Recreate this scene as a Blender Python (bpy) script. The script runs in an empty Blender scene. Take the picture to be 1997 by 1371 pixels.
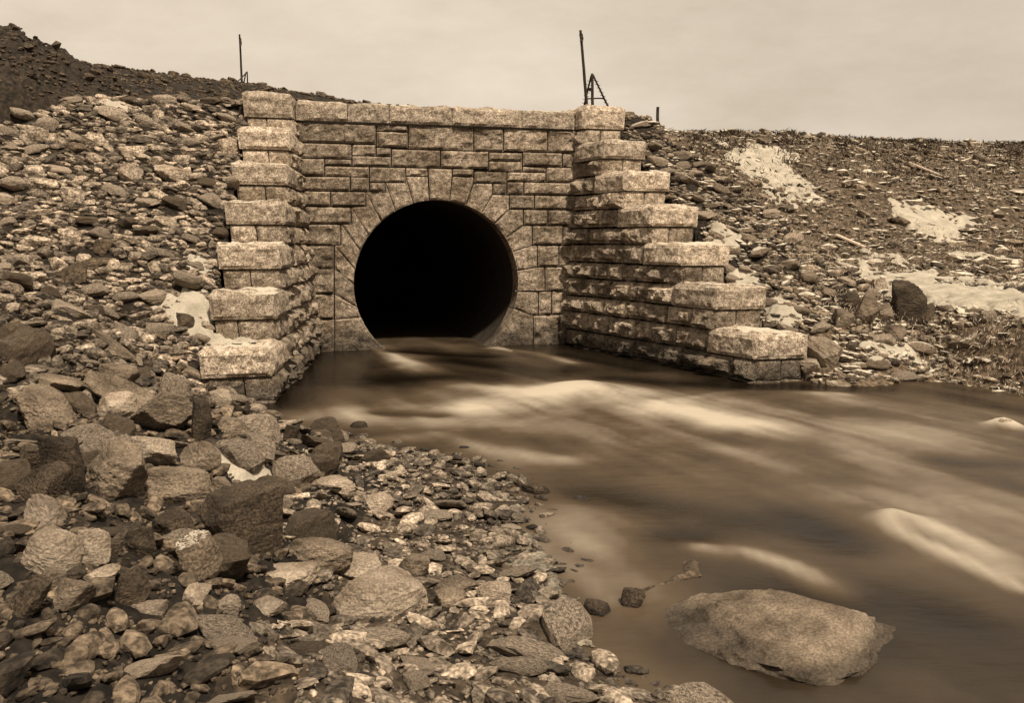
import bpy, bmesh, math, random
import numpy as np
from mathutils import Vector, Matrix, Euler
R = math.radians
sc = bpy.context.scene
col = sc.collection

# ------------------------------------------------------------------ camera
cd = bpy.data.cameras.new('camera'); cam = bpy.data.objects.new('camera', cd); col.objects.link(cam)
F = 1800.0; CX = 998.5; HY = 470.0            # focal length and horizon of the plate, in its pixels
cd.sensor_width = 36; cd.lens = 36 * F / 1997; cd.shift_y = (HY - 685.5) / 1997
cd.clip_start = .05; cd.clip_end = 3000
cam.location = (0, 0, 0); cam.rotation_euler = (R(90), 0, 0)
sc.camera = cam
# ------------------------------------------------------------------ sky and sun
SUN_EL, SUN_AZ = 55, 156       # azimuth clockwise from +Y
w = bpy.data.worlds.new('World'); sc.world = w; w.use_nodes = True
nt = w.node_tree; N = nt.nodes; L = nt.links
bg = N['Background']
sky = N.new('ShaderNodeTexSky'); sky.sky_type = 'NISHITA'; sky.sun_disc = False
sky.sun_elevation = R(SUN_EL); sky.sun_rotation = R(SUN_AZ)
bw = N.new('ShaderNodeRGBToBW'); L.new(sky.outputs[0], bw.inputs[0])
tc = N.new('ShaderNodeTexCoord')
mp = N.new('ShaderNodeMapping'); mp.inputs['Scale'].default_value = (1, 1, 2.6); L.new(tc.outputs['Generated'], mp.inputs[0])
n1 = N.new('ShaderNodeTexNoise'); n1.inputs['Scale'].default_value = 3.2; n1.inputs['Detail'].default_value = 9; n1.inputs['Roughness'].default_value = .62
L.new(mp.outputs[0], n1.inputs[0])
cr = N.new('ShaderNodeValToRGB'); L.new(n1.outputs[0], cr.inputs[0])       # cloud deck, sepia of the plate
cr.color_ramp.elements[0].position = .3; cr.color_ramp.elements[0].color = (.70, .59, .46, 1)
cr.color_ramp.elements[1].position = .72; cr.color_ramp.elements[1].color = (.94, .81, .66, 1)
mr = N.new('ShaderNodeMapRange'); L.new(bw.outputs[0], mr.inputs[0])        # a little of the clear sky's own gradient
mr.inputs[1].default_value = 0; mr.inputs[2].default_value = 12; mr.inputs[3].default_value = .9; mr.inputs[4].default_value = 1.06
vm = N.new('ShaderNodeVectorMath'); vm.operation = 'SCALE'; L.new(cr.outputs[0], vm.inputs[0]); L.new(mr.outputs[0], vm.inputs['Scale'])
sx = N.new('ShaderNodeSeparateXYZ'); L.new(tc.outputs['Generated'], sx.inputs[0])
mg = N.new('ShaderNodeMapRange'); L.new(sx.outputs[0], mg.inputs[0])        # the cloud thins towards the left
mg.inputs[1].default_value = -.6; mg.inputs[2].default_value = .6; mg.inputs[3].default_value = 1.1; mg.inputs[4].default_value = .84
vg = N.new('ShaderNodeVectorMath'); vg.operation = 'SCALE'; L.new(vm.outputs[0], vg.inputs[0]); L.new(mg.outputs[0], vg.inputs['Scale'])
L.new(vg.outputs[0], bg.inputs[0]); bg.inputs[1].default_value = .72
sd = bpy.data.lights.new('sun', 'SUN'); sd.energy = 5.0; sd.angle = R(6); sd.color = (1, .88, .71)
so = bpy.data.objects.new('sun', sd); col.objects.link(so)
az = R(SUN_AZ); el = R(SUN_EL)
so.rotation_euler = Vector((-math.sin(az) * math.cos(el), -math.cos(az) * math.cos(el), -math.sin(el))).to_track_quat('-Z', 'Y').to_euler()
sc.view_settings.view_transform = 'Standard'; sc.view_settings.look = 'None'
sc.view_settings.exposure = .45; sc.view_settings.gamma = 1

# ------------------------------------------------------------------ helpers
rng = np.random.default_rng(7)
_P = np.random.default_rng(1).random((64, 64, 64))
def vnoise(x, y, z):
    x, y, z = np.broadcast_arrays(np.asarray(x, float), y, z)
    xi = np.floor(x).astype(int); yi = np.floor(y).astype(int); zi = np.floor(z).astype(int)
    fx = x - xi; fy = y - yi; fz = z - zi
    fx = fx*fx*(3-2*fx); fy = fy*fy*(3-2*fy); fz = fz*fz*(3-2*fz)
    g = lambda a, b, c: _P[(xi+a) & 63, (yi+b) & 63, (zi+c) & 63]
    return ((g(0,0,0)*(1-fx)+g(1,0,0)*fx)*(1-fy)+(g(0,1,0)*(1-fx)+g(1,1,0)*fx)*fy)*(1-fz) + \
           ((g(0,0,1)*(1-fx)+g(1,0,1)*fx)*(1-fy)+(g(0,1,1)*(1-fx)+g(1,1,1)*fx)*fy)*fz
def fbm(x, y, z=0., o=4):
    s = 0; a = .5; t = 0
    for i in range(o):
        s = s + a*vnoise(x*2**i + 17*i, y*2**i + 5*i, z*2**i + 9*i); t += a; a *= .5
    return s/t - .5
def sstep(a, b, x):
    t = np.clip((x-a)/(b-a), 0, 1); return t*t*(3-2*t)

def mesh(name, V, Fc, mat, parent=None, smooth=False):
    me = bpy.data.meshes.new(name)
    if isinstance(Fc, np.ndarray):
        V = np.asarray(V, np.float32); k = Fc.shape[1]
        me.vertices.add(len(V)); me.vertices.foreach_set('co', V.ravel())
        me.loops.add(Fc.size); me.loops.foreach_set('vertex_index', Fc.astype(np.int32).ravel())
        me.polygons.add(len(Fc)); me.polygons.foreach_set('loop_start', np.arange(0, Fc.size, k, dtype=np.int32))
        me.update(calc_edges=True)
    else:
        me.from_pydata([tuple(v) for v in V], [], Fc); me.update()
    me.polygons.foreach_set('use_smooth', np.full(len(me.polygons), smooth))
    me.materials.append(mat)
    o = bpy.data.objects.new(name, me); col.objects.link(o)
    if parent: o.parent = parent
    return o
def tag(o, label=None, cat=None, group=None, kind=None):
    if label: o['label'] = label
    if cat: o['category'] = cat
    if group: o['group'] = group
    if kind: o['kind'] = kind
    return o
def empty(name, loc=(0, 0, 0)):
    o = bpy.data.objects.new(name, None); o.empty_display_size = .3; o.location = loc; col.objects.link(o); return o

# ------------------------------------------------------------------ materials
def sep(v):
    v *= .66; q = min(1, v*3); return (v*1.1, v*(.76 + .14*q), v*(.46+.24*q), 1)
def mk(name, c0, c1, scale=6, rough=.9, bump=.3, bscale=30, island=.35, snow=None, strata=0, detail=6, spec=.25, bdist=.02, blotch=None, g=(.5, 1.4), gs=None, wet=False):
    m = bpy.data.materials.new(name); m.use_nodes = True
    nt = m.node_tree; N = nt.nodes; L = nt.links; b = N['Principled BSDF']
    b.inputs['Roughness'].default_value = rough; b.inputs['Specular IOR Level'].default_value = spec
    tc = N.new('ShaderNodeTexCoord')
    mp = N.new('ShaderNodeMapping'); L.new(tc.outputs['Object'], mp.inputs[0])
    if strata: mp.inputs['Scale'].default_value = (1, 1, strata); mp.inputs['Rotation'].default_value = (.25, .3, 0)
    n = N.new('ShaderNodeTexNoise'); n.inputs['Scale'].default_value = scale; n.inputs['Detail'].default_value = detail; n.inputs['Roughness'].default_value = .65
    L.new(mp.outputs[0], n.inputs[0])
    cr = N.new('ShaderNodeValToRGB'); L.new(n.outputs[0], cr.inputs[0])
    cr.color_ramp.elements[0].position = .33; cr.color_ramp.elements[0].color = c0
    cr.color_ramp.elements[1].position = .67; cr.color_ramp.elements[1].color = c1
    out = cr.outputs[0]
    if blotch:
        n4 = N.new('ShaderNodeTexNoise'); n4.inputs['Scale'].default_value = blotch; n4.inputs['Detail'].default_value = 3
        L.new(tc.outputs['Object'], n4.inputs[0])
        c4 = N.new('ShaderNodeValToRGB'); L.new(n4.outputs[0], c4.inputs[0])
        c4.color_ramp.elements[0].position = .38; c4.color_ramp.elements[0].color = (.6, .57, .53, 1)
        c4.color_ramp.elements[1].position = .6; c4.color_ramp.elements[1].color = (1.1, 1.1, 1.1, 1)
        mx = N.new('ShaderNodeMix'); mx.data_type = 'RGBA'; mx.blend_type = 'MULTIPLY'; mx.inputs[0].default_value = 1
        L.new(out, mx.inputs[6]); L.new(c4.outputs[0], mx.inputs[7]); out = mx.outputs[2]
    if island:
        gi = N.new('ShaderNodeNewGeometry')
        r = N.new('ShaderNodeMapRange'); L.new(gi.outputs['Random Per Island'], r.inputs[0])
        r.inputs[3].default_value = 1-island; r.inputs[4].default_value = 1+island
        v = N.new('ShaderNodeVectorMath'); v.operation = 'SCALE'; L.new(out, v.inputs[0]); L.new(r.outputs[0], v.inputs['Scale']); out = v.outputs[0]
        oi = N.new('ShaderNodeObjectInfo')
        r2 = N.new('ShaderNodeMapRange'); L.new(oi.outputs['Random'], r2.inputs[0]); r2.inputs[3].default_value = .8; r2.inputs[4].default_value = 1.25
        v2 = N.new('ShaderNodeVectorMath'); v2.operation = 'SCALE'; L.new(out, v2.inputs[0]); L.new(r2.outputs[0], v2.inputs['Scale']); out = v2.outputs[0]
    # fine grain of the mineral, its contrast widened to stand in for crevice shade
    n3 = N.new('ShaderNodeTexNoise'); n3.inputs['Scale'].default_value = gs or bscale*1.7; n3.inputs['Detail'].default_value = 3
    L.new(tc.outputs['Object'], n3.inputs[0])
    r3 = N.new('ShaderNodeMapRange'); L.new(n3.outputs[0], r3.inputs[0]); r3.inputs[1].default_value = .35; r3.inputs[2].default_value = .65; r3.inputs[1].default_value = .38; r3.inputs[2].default_value = .62; r3.inputs[3].default_value = g[0]; r3.inputs[4].default_value = g[1]
    v3 = N.new('ShaderNodeVectorMath'); v3.operation = 'SCALE'; L.new(out, v3.inputs[0]); L.new(r3.outputs[0], v3.inputs['Scale']); out = v3.outputs[0]
    if wet:
        g3 = N.new('ShaderNodeNewGeometry'); sz = N.new('ShaderNodeSeparateXYZ'); L.new(g3.outputs['Position'], sz.inputs[0])
        n6 = N.new('ShaderNodeTexNoise'); n6.inputs['Scale'].default_value = 2.5; n6.inputs['Detail'].default_value = 5; L.new(g3.outputs['Position'], n6.inputs[0])
        a6 = N.new('ShaderNodeMath'); a6.operation = 'MULTIPLY_ADD'; L.new(n6.outputs[0], a6.inputs[0]); a6.inputs[1].default_value = wet[0]; L.new(sz.outputs[2], a6.inputs[2])
        r6 = N.new('ShaderNodeMapRange'); L.new(a6.outputs[0], r6.inputs[0]); r6.inputs[1].default_value = wet[1]; r6.inputs[2].default_value = wet[2]; r6.inputs[3].default_value = wet[3]; r6.inputs[4].default_value = 1
        v6 = N.new('ShaderNodeVectorMath'); v6.operation = 'SCALE'; L.new(out, v6.inputs[0]); L.new(r6.outputs[0], v6.inputs['Scale']); out = v6.outputs[0]
    if snow is not None:       # a dusting of snow lying on what faces up
        g2 = N.new('ShaderNodeNewGeometry'); sx = N.new('ShaderNodeSeparateXYZ'); L.new(g2.outputs['True Normal'], sx.inputs[0])
        n5 = N.new('ShaderNodeTexNoise'); n5.inputs['Scale'].default_value = 2.2; n5.inputs['Detail'].default_value = 6; L.new(g2.outputs['Position'], n5.inputs[0])
        ad = N.new('ShaderNodeMath'); ad.operation = 'ADD'; L.new(sx.outputs[2], ad.inputs[0]); L.new(n5.outputs[0], ad.inputs[1])
        r5 = N.new('ShaderNodeMapRange'); L.new(ad.outputs[0], r5.inputs[0]); r5.inputs[1].default_value = snow; r5.inputs[2].default_value = snow+.07
        mx = N.new('ShaderNodeMix'); mx.data_type = 'RGBA'; L.new(r5.outputs[0], mx.inputs[0]); L.new(out, mx.inputs[6]); mx.inputs[7].default_value = (.48, .425, .34, 1); out = mx.outputs[2]
    L.new(out, b.inputs['Base Color'])
    n2 = N.new('ShaderNodeTexNoise'); n2.inputs['Scale'].default_value = bscale; n2.inputs['Detail'].default_value = 8; n2.inputs['Roughness'].default_value = .7
    L.new(mp.outputs[0], n2.inputs[0])
    bp = N.new('ShaderNodeBump'); bp.inputs['Strength'].default_value = bump; bp.inputs['Distance'].default_value = bdist
    L.new(n2.outputs[0], bp.inputs['Height']); L.new(bp.outputs[0], b.inputs['Normal'])
    return m
M = {}
M['wall'] = mk('ashlar_stone', sep(.11), sep(.46), 14, bump=1, bscale=26, island=.26, bdist=.035, blotch=2.2, wet=(-.7, -2.2, -1.85, .35), gs=60, g=(.5, 1.4))
M['wing'] = mk('rock_faced_stone', sep(.12), sep(.54), 12, bump=1, bscale=22, island=.3, bdist=.04, blotch=2.5, wet=(-.7, -2.2, -1.85, .35), gs=55, g=(.5, 1.4))
M['coping'] = mk('coping_stone', sep(.17), sep(.64), 12, bump=1, bscale=24, island=.12, bdist=.035, snow=1.38, gs=55, g=(.5, 1.4))
M['mortar'] = mk('mortar', sep(.01), sep(.03), 8, island=0)
M['barrel'] = mk('tunnel_lining', sep(.02), sep(.05), 5, island=0)  # near-black lining: the darkness inside the tunnel is put into its colour
M['rock'] = mk('field_stone', sep(.04), sep(.42), 9, bump=1, bscale=22, island=.75, strata=1.6, bdist=.03)
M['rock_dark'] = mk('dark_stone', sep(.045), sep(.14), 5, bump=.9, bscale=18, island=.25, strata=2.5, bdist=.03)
M['rock_pale'] = mk('pale_stone', sep(.2), sep(.44), 5, bump=.8, bscale=20, island=.2, strata=3, bdist=.025)
M['rock_snow'] = mk('dusted_stone', sep(.05), sep(.30), 9, bump=1, bscale=22, island=.6, strata=1.6, bdist=.03, snow=1.36)
M['boulder'] = mk('boulder_stone', sep(.06), sep(.32), 3, bump=1, bscale=9, island=.1, strata=2.4, detail=12, bdist=.06, gs=75, g=(.68, 1.25), wet=(-.1, -2.03, -1.985, .4))
M['boulder_dark'] = mk('boulder_dark_stone', sep(.02), sep(.11), 3, bump=1, bscale=9, island=.1, strata=2.4, detail=12, bdist=.06, gs=75, g=(.55, 1.5), wet=(-.1, -2.03, -1.985, .4))
M['boulder_pale'] = mk('boulder_pale_stone', sep(.17), sep(.46), 3, bump=1, bscale=10, island=.1, strata=2, detail=12, bdist=.045, gs=80, g=(.7, 1.22), wet=(-.1, -2.03, -1.985, .4))
M['boulder_snow'] = mk('boulder_dusted_stone', sep(.06), sep(.26), 3, bump=1, bscale=9, island=.1, strata=2.4, detail=12, bdist=.06, snow=1.42, gs=75, g=(.55, 1.4))
M['gravel'] = mk('gravel_stone', sep(.05), sep(.42), 14, bump=.8, bscale=30, island=.75, bdist=.015, wet=(-.06, -2.02, -1.955, .35))
M['bank_dark'] = mk('gap_shade_stone', sep(.03), sep(.22), 9, bump=1, bscale=22, island=.7, strata=1.6, bdist=.03)  # darkened to paint in the black gaps between the lower left boulders
M['snow'] = mk('snow', (.23, .20, .155, 1), (.38, .335, .265, 1), 3, bump=.5, bscale=9, island=0, rough=.7, bdist=.03, g=(.85, 1.1), gs=60)
M['ice'] = mk('ice', (.06, .048, .033, 1), (.24, .205, .155, 1), 9, bump=.5, bscale=20, island=0, rough=.3, spec=.5)
M['wood'] = mk('weathered_timber', sep(.025), sep(.07), 12, island=.15, bscale=50)
M['board'] = mk('pale_board', sep(.45), sep(.6), 12, island=.1, bscale=50)
M['scrub'] = mk('dry_scrub', sep(.03), sep(.12), 5, island=.6, bump=0)
M['grass'] = mk('dry_grass', sep(.16), sep(.50), 5, island=.6, bump=0)

# ------------------------------------------------------------------ plan of the place
TH = R(15.3); CT, ST = math.cos(TH), math.sin(TH)
X0, Y0 = -3.91, 16.62                       # left end of the headwall
def W(a, b, z): return (X0 + CT*a + ST*b, Y0 + ST*a - CT*b, z)     # a along the wall, b out of it
def AB(X, Y): return CT*(X-X0) + ST*(Y-Y0), ST*(X-X0) - CT*(Y-Y0)
def U(px):                                  # where a plumb line seen at px meets the headwall
    k = (px-CX)/F; return (k*Y0 - X0) / (CT - k*ST)
def on_water(px, py, z=-2.0):
    D = -z*F/(py-HY); return (px-CX)/F*D, D
ZS = [2.16 - .64*i for i in range(7)]        # underside of each step's cap stone
LB = []; RB = []
for px, D in zip((560, 556, 551, 545, 539, 533, 527), (16.25, 15.45, 14.62, 13.8, 13.0, 12.2, 11.4)):
    LB.append(AB((px-CX)/F*D, D))
for px, D in zip((1148, 1191, 1239, 1290, 1347, 1408, 1480), (17.75, 17.05, 16.3, 15.5, 14.7, 13.85, 13.0)):
    RB.append(AB((px-CX)/F*D, D))
def aL(b, z): return .23 - .105*z - .168*b    # battered, splayed inner faces
def aR(b, z): return 5.17 + .08*z + .20*b

def zr(b): return 2.42 - .745*np.clip(b, 0, 5.6)
xsY = [-5, 3.0, 3.9, 4.5, 5.0, 5.5, 5.8, 6.5, 7.35, 8.37, 9.0, 9.5, 11.2, 11.8, 16.5, 60]
xsX = [3.0, 1.2, .75, .30, .12, .20, .04, -.05, -.2, -.55, -1.5, -2.25, -3.15, -3.5, -4.6, -30]
rX = [3.6, 4.0, 4.3, 5.4, 6.2, 6.6, 7.5, 9, 14, 60]; rY = [30, 13.6, 13.65, 13.9, 13.1, 12.0, 9, 5, -5, -60]
Ek = [-2, -1, -.6, -.46, -.421, -.366, -.294, -.221, -.1325, -.05, .064, .12, .1675, .25, .306, .334, .39, .534, 1, 2]
Ev = [.26, .24, .21, .1925, .185, .179, .1706, .1585, .146, .135, .122, .120, .1172, .1165, .1172, .1136, .109, .1056, .10, .1]
def ground(X, Y, detail=True):
    X = np.asarray(X, float); Y = np.asarray(Y, float)
    a, b = AB(X, Y); Ys = np.maximum(Y, .5); k = X/Ys
    n = fbm(X*.6, Y*.6, 0, 4); nf = fbm(X*2.3+40, Y*2.3, 3, 4)
    bed = -2.6 + 0*X
    emb = 2.42 - .745*np.maximum(b, 0) + .35*nf + .12*n
    emb = np.where(b > -.7, emb, 2.42)
    ar = 6.95 + .47*np.maximum(b, 0) + .35*n
    emb = emb - 1.7*np.maximum(0, a-ar)
    bb = np.clip(b, 0, 6)
    wa, wb = aL(bb, zr(bb))-.79, aR(bb, zr(bb))+.79
    ins = (a > wa) & (a < wb) & (b > -.35)
    emb = emb - .22*np.exp(-(np.maximum(np.maximum(wa-a, a-wb), 0)/.35)**2)*(b > .1)
    emb = np.where(ins, -9, emb)
    xs = np.interp(Y, xsY, xsX) + .25*nf
    d = xs - X
    land = -2.0 + np.where(d > 0, .11*np.minimum(d, 3) + .33*sstep(.8, 2.6, d), np.where(d > -.7, .12*d, -.084 + .7*(d+.7))) + np.minimum(.34*np.maximum(0, -3.2-X), 1.2) + .22*nf*sstep(.2, 1.5, d) + .05*nf
    land = np.where(ins & (b < 5.3), -9, land)
    dr = Y - np.interp(X, rX, rY) + .5*nf
    right = -2.0 + np.where(dr > 0, .78*sstep(0, 2.6, dr) + .03*np.minimum(dr, 12), .5*dr) + .18*nf*sstep(.2, 1, dr)
    right = np.where((X < 3.6) | (ins & (b < 5.3)), -9, right)
    Yc = np.interp(k, [-1, -.5, 0, .3, .6, 1], [24, 25, 27, 30, 34, 38])
    E = np.interp(k, Ek, Ev)
    Zc = E*Yc
    g = sstep(.10, .34, k)
    Yb = (1-g)*17.9/(.9645-.2639*np.clip(k, -2, 1)) + g*20
    zb = (1-g)*2.3 + g*(-1.3)
    t = np.clip((Y-Yb)/(Yc-Yb), 0, 1)
    back = zb + (Zc-zb)*(.55*t + .45*sstep(0, 1, t)) + (.5*n*np.sin(np.pi*t) + .14*nf*(1-t*.8))
    back = np.where(Y > Yc, Zc - .06*(Y-Yc)*sstep(0, 6, Y-Yc), back)
    back = np.where(Y < Yb, -9, back)
    rm = np.hypot(X+11.6, (Y-17.6)*1.15)
    mound = np.where(rm < 4.9, 2.4 + np.interp(rm, [0, 2.6, 3.8, 4.6, 4.9], [2.05, 1.38, .76, .05, -1]) + .6*nf + .25*fbm(X*6, Y*6, 1, 3), -9)
    z = np.maximum.reduce([bed, emb, land, right, back, mound])
    return z
def hit(px, py):                               # the point of the ground that a stone seen there stands on
    D = np.exp(np.linspace(math.log(2.2), math.log(60), 1600)); k = (px-CX)/F
    ray = (HY-py)/F*D; g = np.maximum(ground(k*D, D), -2.02)
    i = int(np.argmax(g >= ray)) if (g >= ray).any() else len(D)-1
    return k*D[i], D[i], float(g[i])

# ------------------------------------------------------------------ ground sheet
az1 = np.concatenate([np.linspace(-1.35, -.66, 50, endpoint=False), np.linspace(-.66, .66, 860), np.linspace(.66, 1.35, 50)[1:]])
rr = np.concatenate([np.linspace(.3, 3, 12, endpoint=False), np.exp(np.linspace(math.log(3), math.log(42), 560)), np.exp(np.linspace(math.log(44), math.log(1500), 40))])
A, RR = np.meshgrid(az1, rr); GX = RR*np.sin(A); GY = RR*np.cos(A); GZ = ground(GX, GY)
na, nr = len(az1), len(rr)
idx = np.arange(na*nr).reshape(nr, na)
Q = np.stack([idx[:-1, :-1], idx[:-1, 1:], idx[1:, 1:], idx[1:, :-1]], -1).reshape(-1, 4)
V = np.stack([GX, GY, GZ], -1).reshape(-1, 3)
qa, qb = AB(V[Q, 0].mean(1), V[Q, 1].mean(1)); qz = V[Q, 2].min(1)
qx = V[Q, 2].max(1); Q = Q[~((qa > .1) & (qa < 5.4) & (qb > -1.5) & (qb < .3) & (qz < 2.0) & (qx > -2.4))]
# tone of the soil: dark raw earth on the upper bank, paler gravel below, gap shade under the riprap
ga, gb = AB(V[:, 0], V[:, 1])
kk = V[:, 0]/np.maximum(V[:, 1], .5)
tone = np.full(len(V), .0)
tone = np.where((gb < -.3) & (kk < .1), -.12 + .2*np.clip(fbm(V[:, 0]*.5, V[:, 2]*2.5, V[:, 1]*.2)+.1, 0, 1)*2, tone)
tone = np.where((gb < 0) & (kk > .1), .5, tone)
tone = np.where((gb >= -.3) & (gb < 5.6), .0, tone)  # near-black under the riprap: shade of the gaps painted into the soil
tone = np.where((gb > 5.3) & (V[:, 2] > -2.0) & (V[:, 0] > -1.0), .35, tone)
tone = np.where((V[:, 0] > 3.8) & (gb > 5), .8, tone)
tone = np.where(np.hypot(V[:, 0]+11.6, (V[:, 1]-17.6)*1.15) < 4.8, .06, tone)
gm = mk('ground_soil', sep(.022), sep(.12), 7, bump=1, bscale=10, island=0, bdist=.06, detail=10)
nt = gm.node_tree; b = nt.nodes['Principled BSDF']; src = b.inputs['Base Color'].links[0].from_socket
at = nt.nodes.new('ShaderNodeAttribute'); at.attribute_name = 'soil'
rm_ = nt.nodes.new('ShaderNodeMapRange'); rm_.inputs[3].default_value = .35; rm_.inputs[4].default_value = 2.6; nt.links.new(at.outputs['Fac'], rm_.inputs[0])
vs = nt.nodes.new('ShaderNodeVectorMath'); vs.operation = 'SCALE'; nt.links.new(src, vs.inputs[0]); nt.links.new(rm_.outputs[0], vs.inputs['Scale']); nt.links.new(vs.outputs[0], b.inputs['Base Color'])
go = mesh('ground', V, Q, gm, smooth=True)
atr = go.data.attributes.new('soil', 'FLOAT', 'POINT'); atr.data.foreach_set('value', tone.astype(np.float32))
tag(go, kind='structure')

# ------------------------------------------------------------------ water
def polydist(X, Y, pts):
    d = np.full(X.shape, 1e9)
    for (x0, y0), (x1, y1) in zip(pts[:-1], pts[1:]):
        t = np.clip(((X-x0)*(x1-x0)+(Y-y0)*(y1-y0))/((x1-x0)**2+(y1-y0)**2), 0, 1)
        d = np.minimum(d, np.hypot(X-x0-t*(x1-x0), Y-y0-t*(y1-y0)))
    return d
wx = np.linspace(-5, 16, 330); wy = np.concatenate([np.linspace(1, 18, 340, endpoint=False), np.linspace(18, 34, 50)])
WX, WY = np.meshgrid(wx, wy)
strokes = [([(725, 676), (800, 712), (880, 742), (1000, 768), (1080, 766)], .30, .55),
           ([(930, 800), (1010, 782), (1080, 766), (1130, 756), (1190, 772), (1300, 800), (1450, 832)], .62, .66),
           ([(1090, 760), (1140, 752), (1185, 768)], .25, .55),
           ([(1300, 792), (1500, 800), (1700, 830), (1960, 900)], 1.3, .20),
           ([(1100, 805), (1300, 860), (1600, 930), (1960, 1010)], 1.0, .18),
           ([(960, 679), (1050, 690), (1115, 708)], .16, .55),
           ([(680, 862), (850, 852), (930, 872), (1080, 900)], .22, .32),
           ([(1735, 1014), (1800, 1020), (1880, 1062), (1990, 1125)], .17, .42), ([(1727, 1022), (1770, 1046), (1860, 1085), (1990, 1150)], .09, .5),
           ([(1375, 1066), (1450, 1078), (1560, 1112), (1640, 1150)], .13, .6),
           ([(1945, 832), (1975, 836)], .14, .9), ([(1300, 790), (1440, 762), (1640, 770)], .2, .3),
           ([(570, 805), (800, 815), (1000, 830)], .5, .34), ([(1250, 1180), (1000, 1060), (1120, 1080), (1150, 1000)], .35, .2)]
foam_and_reflection = np.zeros(WX.shape); WZ = np.full(WX.shape, -2.0)
for pts, wd, I in strokes:
    dd = polydist(WX, WY, [on_water(*p) for p in pts]); f = np.exp(-(dd/wd)**2)*I
    foam_and_reflection = np.maximum(foam_and_reflection, f) + .25*np.minimum(foam_and_reflection, f); WZ += .035*f*min(1, wd/.2)
fx, fy = .39, -.92                              # the run of the current
al = WX*fx + WY*fy; ac = WX*fy*-1 + WY*fx
ac2 = ac + .35*fbm(al*.35, ac*.35, 8)
st = fbm(al*.55, ac2*3.2, 1, 4); st2 = fbm(al*.3+9, ac2*1.1, 4, 3)
mot = fbm(WX*1.7, WY*1.3, 6, 5); silk = fbm(al*1.1, ac2*9, 12, 4)
foam_and_reflection = (foam_and_reflection*.85 + .18)*(1 + .9*st + .7*st2 + 1.0*mot + .45*silk) + .10*mot + .06*np.clip(st2*2.0+.6, 0, 1) + .08*st
a_, b_ = AB(WX, WY)
foam_and_reflection *= 1 - .8*np.exp(-(np.clip(b_, -9, 9)/1.6)**2)*(np.abs(a_-2.6) > 1.2)  # dark reflection of the headwall painted into the water colour
wl_ = np.minimum(np.abs(a_-aL(np.clip(b_, 0, 6), -2)), np.abs(a_-aR(np.clip(b_, 0, 6), -2)))
foam_and_reflection *= 1 - .92*np.exp(-(wl_/.8)**2)*(1-sstep(5.6, 6.8, b_))  # dark reflections of both wing walls, painted likewise
dk = [([(790, 684), (880, 690), (965, 694)], .34), ([(880, 700), (960, 712), (1090, 722)], .5), ([(1190, 735), (1300, 745), (1500, 752), (1700, 756)], .45), ([(560, 720), (650, 740), (860, 735)], .8), ([(1100, 690), (1250, 720)], .35),  # painted darks: the black reflection at the mouth and other dark reaches
      ([(1300, 1040), (1360, 1040)], .16), ([(740, 805), (850, 812)], .22), ([(1850, 900), (1960, 905)], .3), ([(1500, 1180), (1750, 1160), (1900, 1210)], .32), ([(1150, 960), (1300, 985)], .3), ([(1560, 1010), (1660, 1060)], .3), ([(1500, 1250), (1800, 1230), (2000, 1300)], .5), ([(1450, 1010), (1600, 1040)], .35)]
for pts, wd in dk:
    dd = polydist(WX, WY, [on_water(*p) for p in pts]); f = np.exp(-(dd/wd)**2); foam_and_reflection *= 1-(.95 if pts[0][1] < 800 else .7)*f; WZ -= .02*f
WZ += .022*st2 + .016*st + .010*fbm(WX*2.2, WY*2.2, 2)
WZ += .05*np.exp(-(np.hypot(WX-on_water(1135, 757)[0], WY-on_water(1135, 757)[1])/.45)**2)
WZ += .07*np.exp(-(np.hypot(WX-on_water(1740, 1018)[0], WY-on_water(1740, 1018)[1])/.16)**2) + .08*np.exp(-(np.hypot(WX-on_water(1958, 834)[0], WY-on_water(1958, 834)[1])/.16)**2)
wm = bpy.data.materials.new('creek_water'); wm.use_nodes = True
nt = wm.node_tree; N = nt.nodes; L = nt.links; b = N['Principled BSDF']
b.inputs['IOR'].default_value = 1.33; b.inputs['Specular IOR Level'].default_value = .16
at = N.new('ShaderNodeAttribute'); at.attribute_name = 'foam_and_reflection'
cr = N.new('ShaderNodeValToRGB'); L.new(at.outputs['Fac'], cr.inputs[0])
cr.color_ramp.elements[0].position = 0; cr.color_ramp.elements[0].color = sep(.008)
cr.color_ramp.elements[1].position = 1; cr.color_ramp.elements[1].color = (.36, .31, .245, 1)
e = cr.color_ramp.elements.new(.3); e.color = sep(.095)
L.new(cr.outputs[0], b.inputs['Base Color'])
mr = N.new('ShaderNodeMapRange'); L.new(at.outputs['Fac'], mr.inputs[0]); mr.inputs[3].default_value = .22; mr.inputs[4].default_value = .8; L.new(mr.outputs[0], b.inputs['Roughness'])
tc = N.new('ShaderNodeTexCoord'); mp = N.new('ShaderNodeMapping'); L.new(tc.outputs['Object'], mp.inputs[0]); mp.inputs['Rotation'].default_value = (0, 0, R(67)); mp.inputs['Scale'].default_value = (.35, 1, 1)
nn = N.new('ShaderNodeTexNoise'); nn.inputs['Scale'].default_value = 5; nn.inputs['Detail'].default_value = 7; L.new(mp.outputs[0], nn.inputs[0])
bp = N.new('ShaderNodeBump'); bp.inputs['Strength'].default_value = .35; bp.inputs['Distance'].default_value = .05; L.new(nn.outputs[0], bp.inputs['Height']); L.new(bp.outputs[0], b.inputs['Normal'])
nx_, ny_ = len(wx), len(wy); idx = np.arange(nx_*ny_).reshape(ny_, nx_)
Q = np.stack([idx[:-1, :-1], idx[:-1, 1:], idx[1:, 1:], idx[1:, :-1]], -1).reshape(-1, 4)
wo = mesh('creek_water', np.stack([WX, WY, WZ], -1).reshape(-1, 3), Q, wm, smooth=True)
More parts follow.
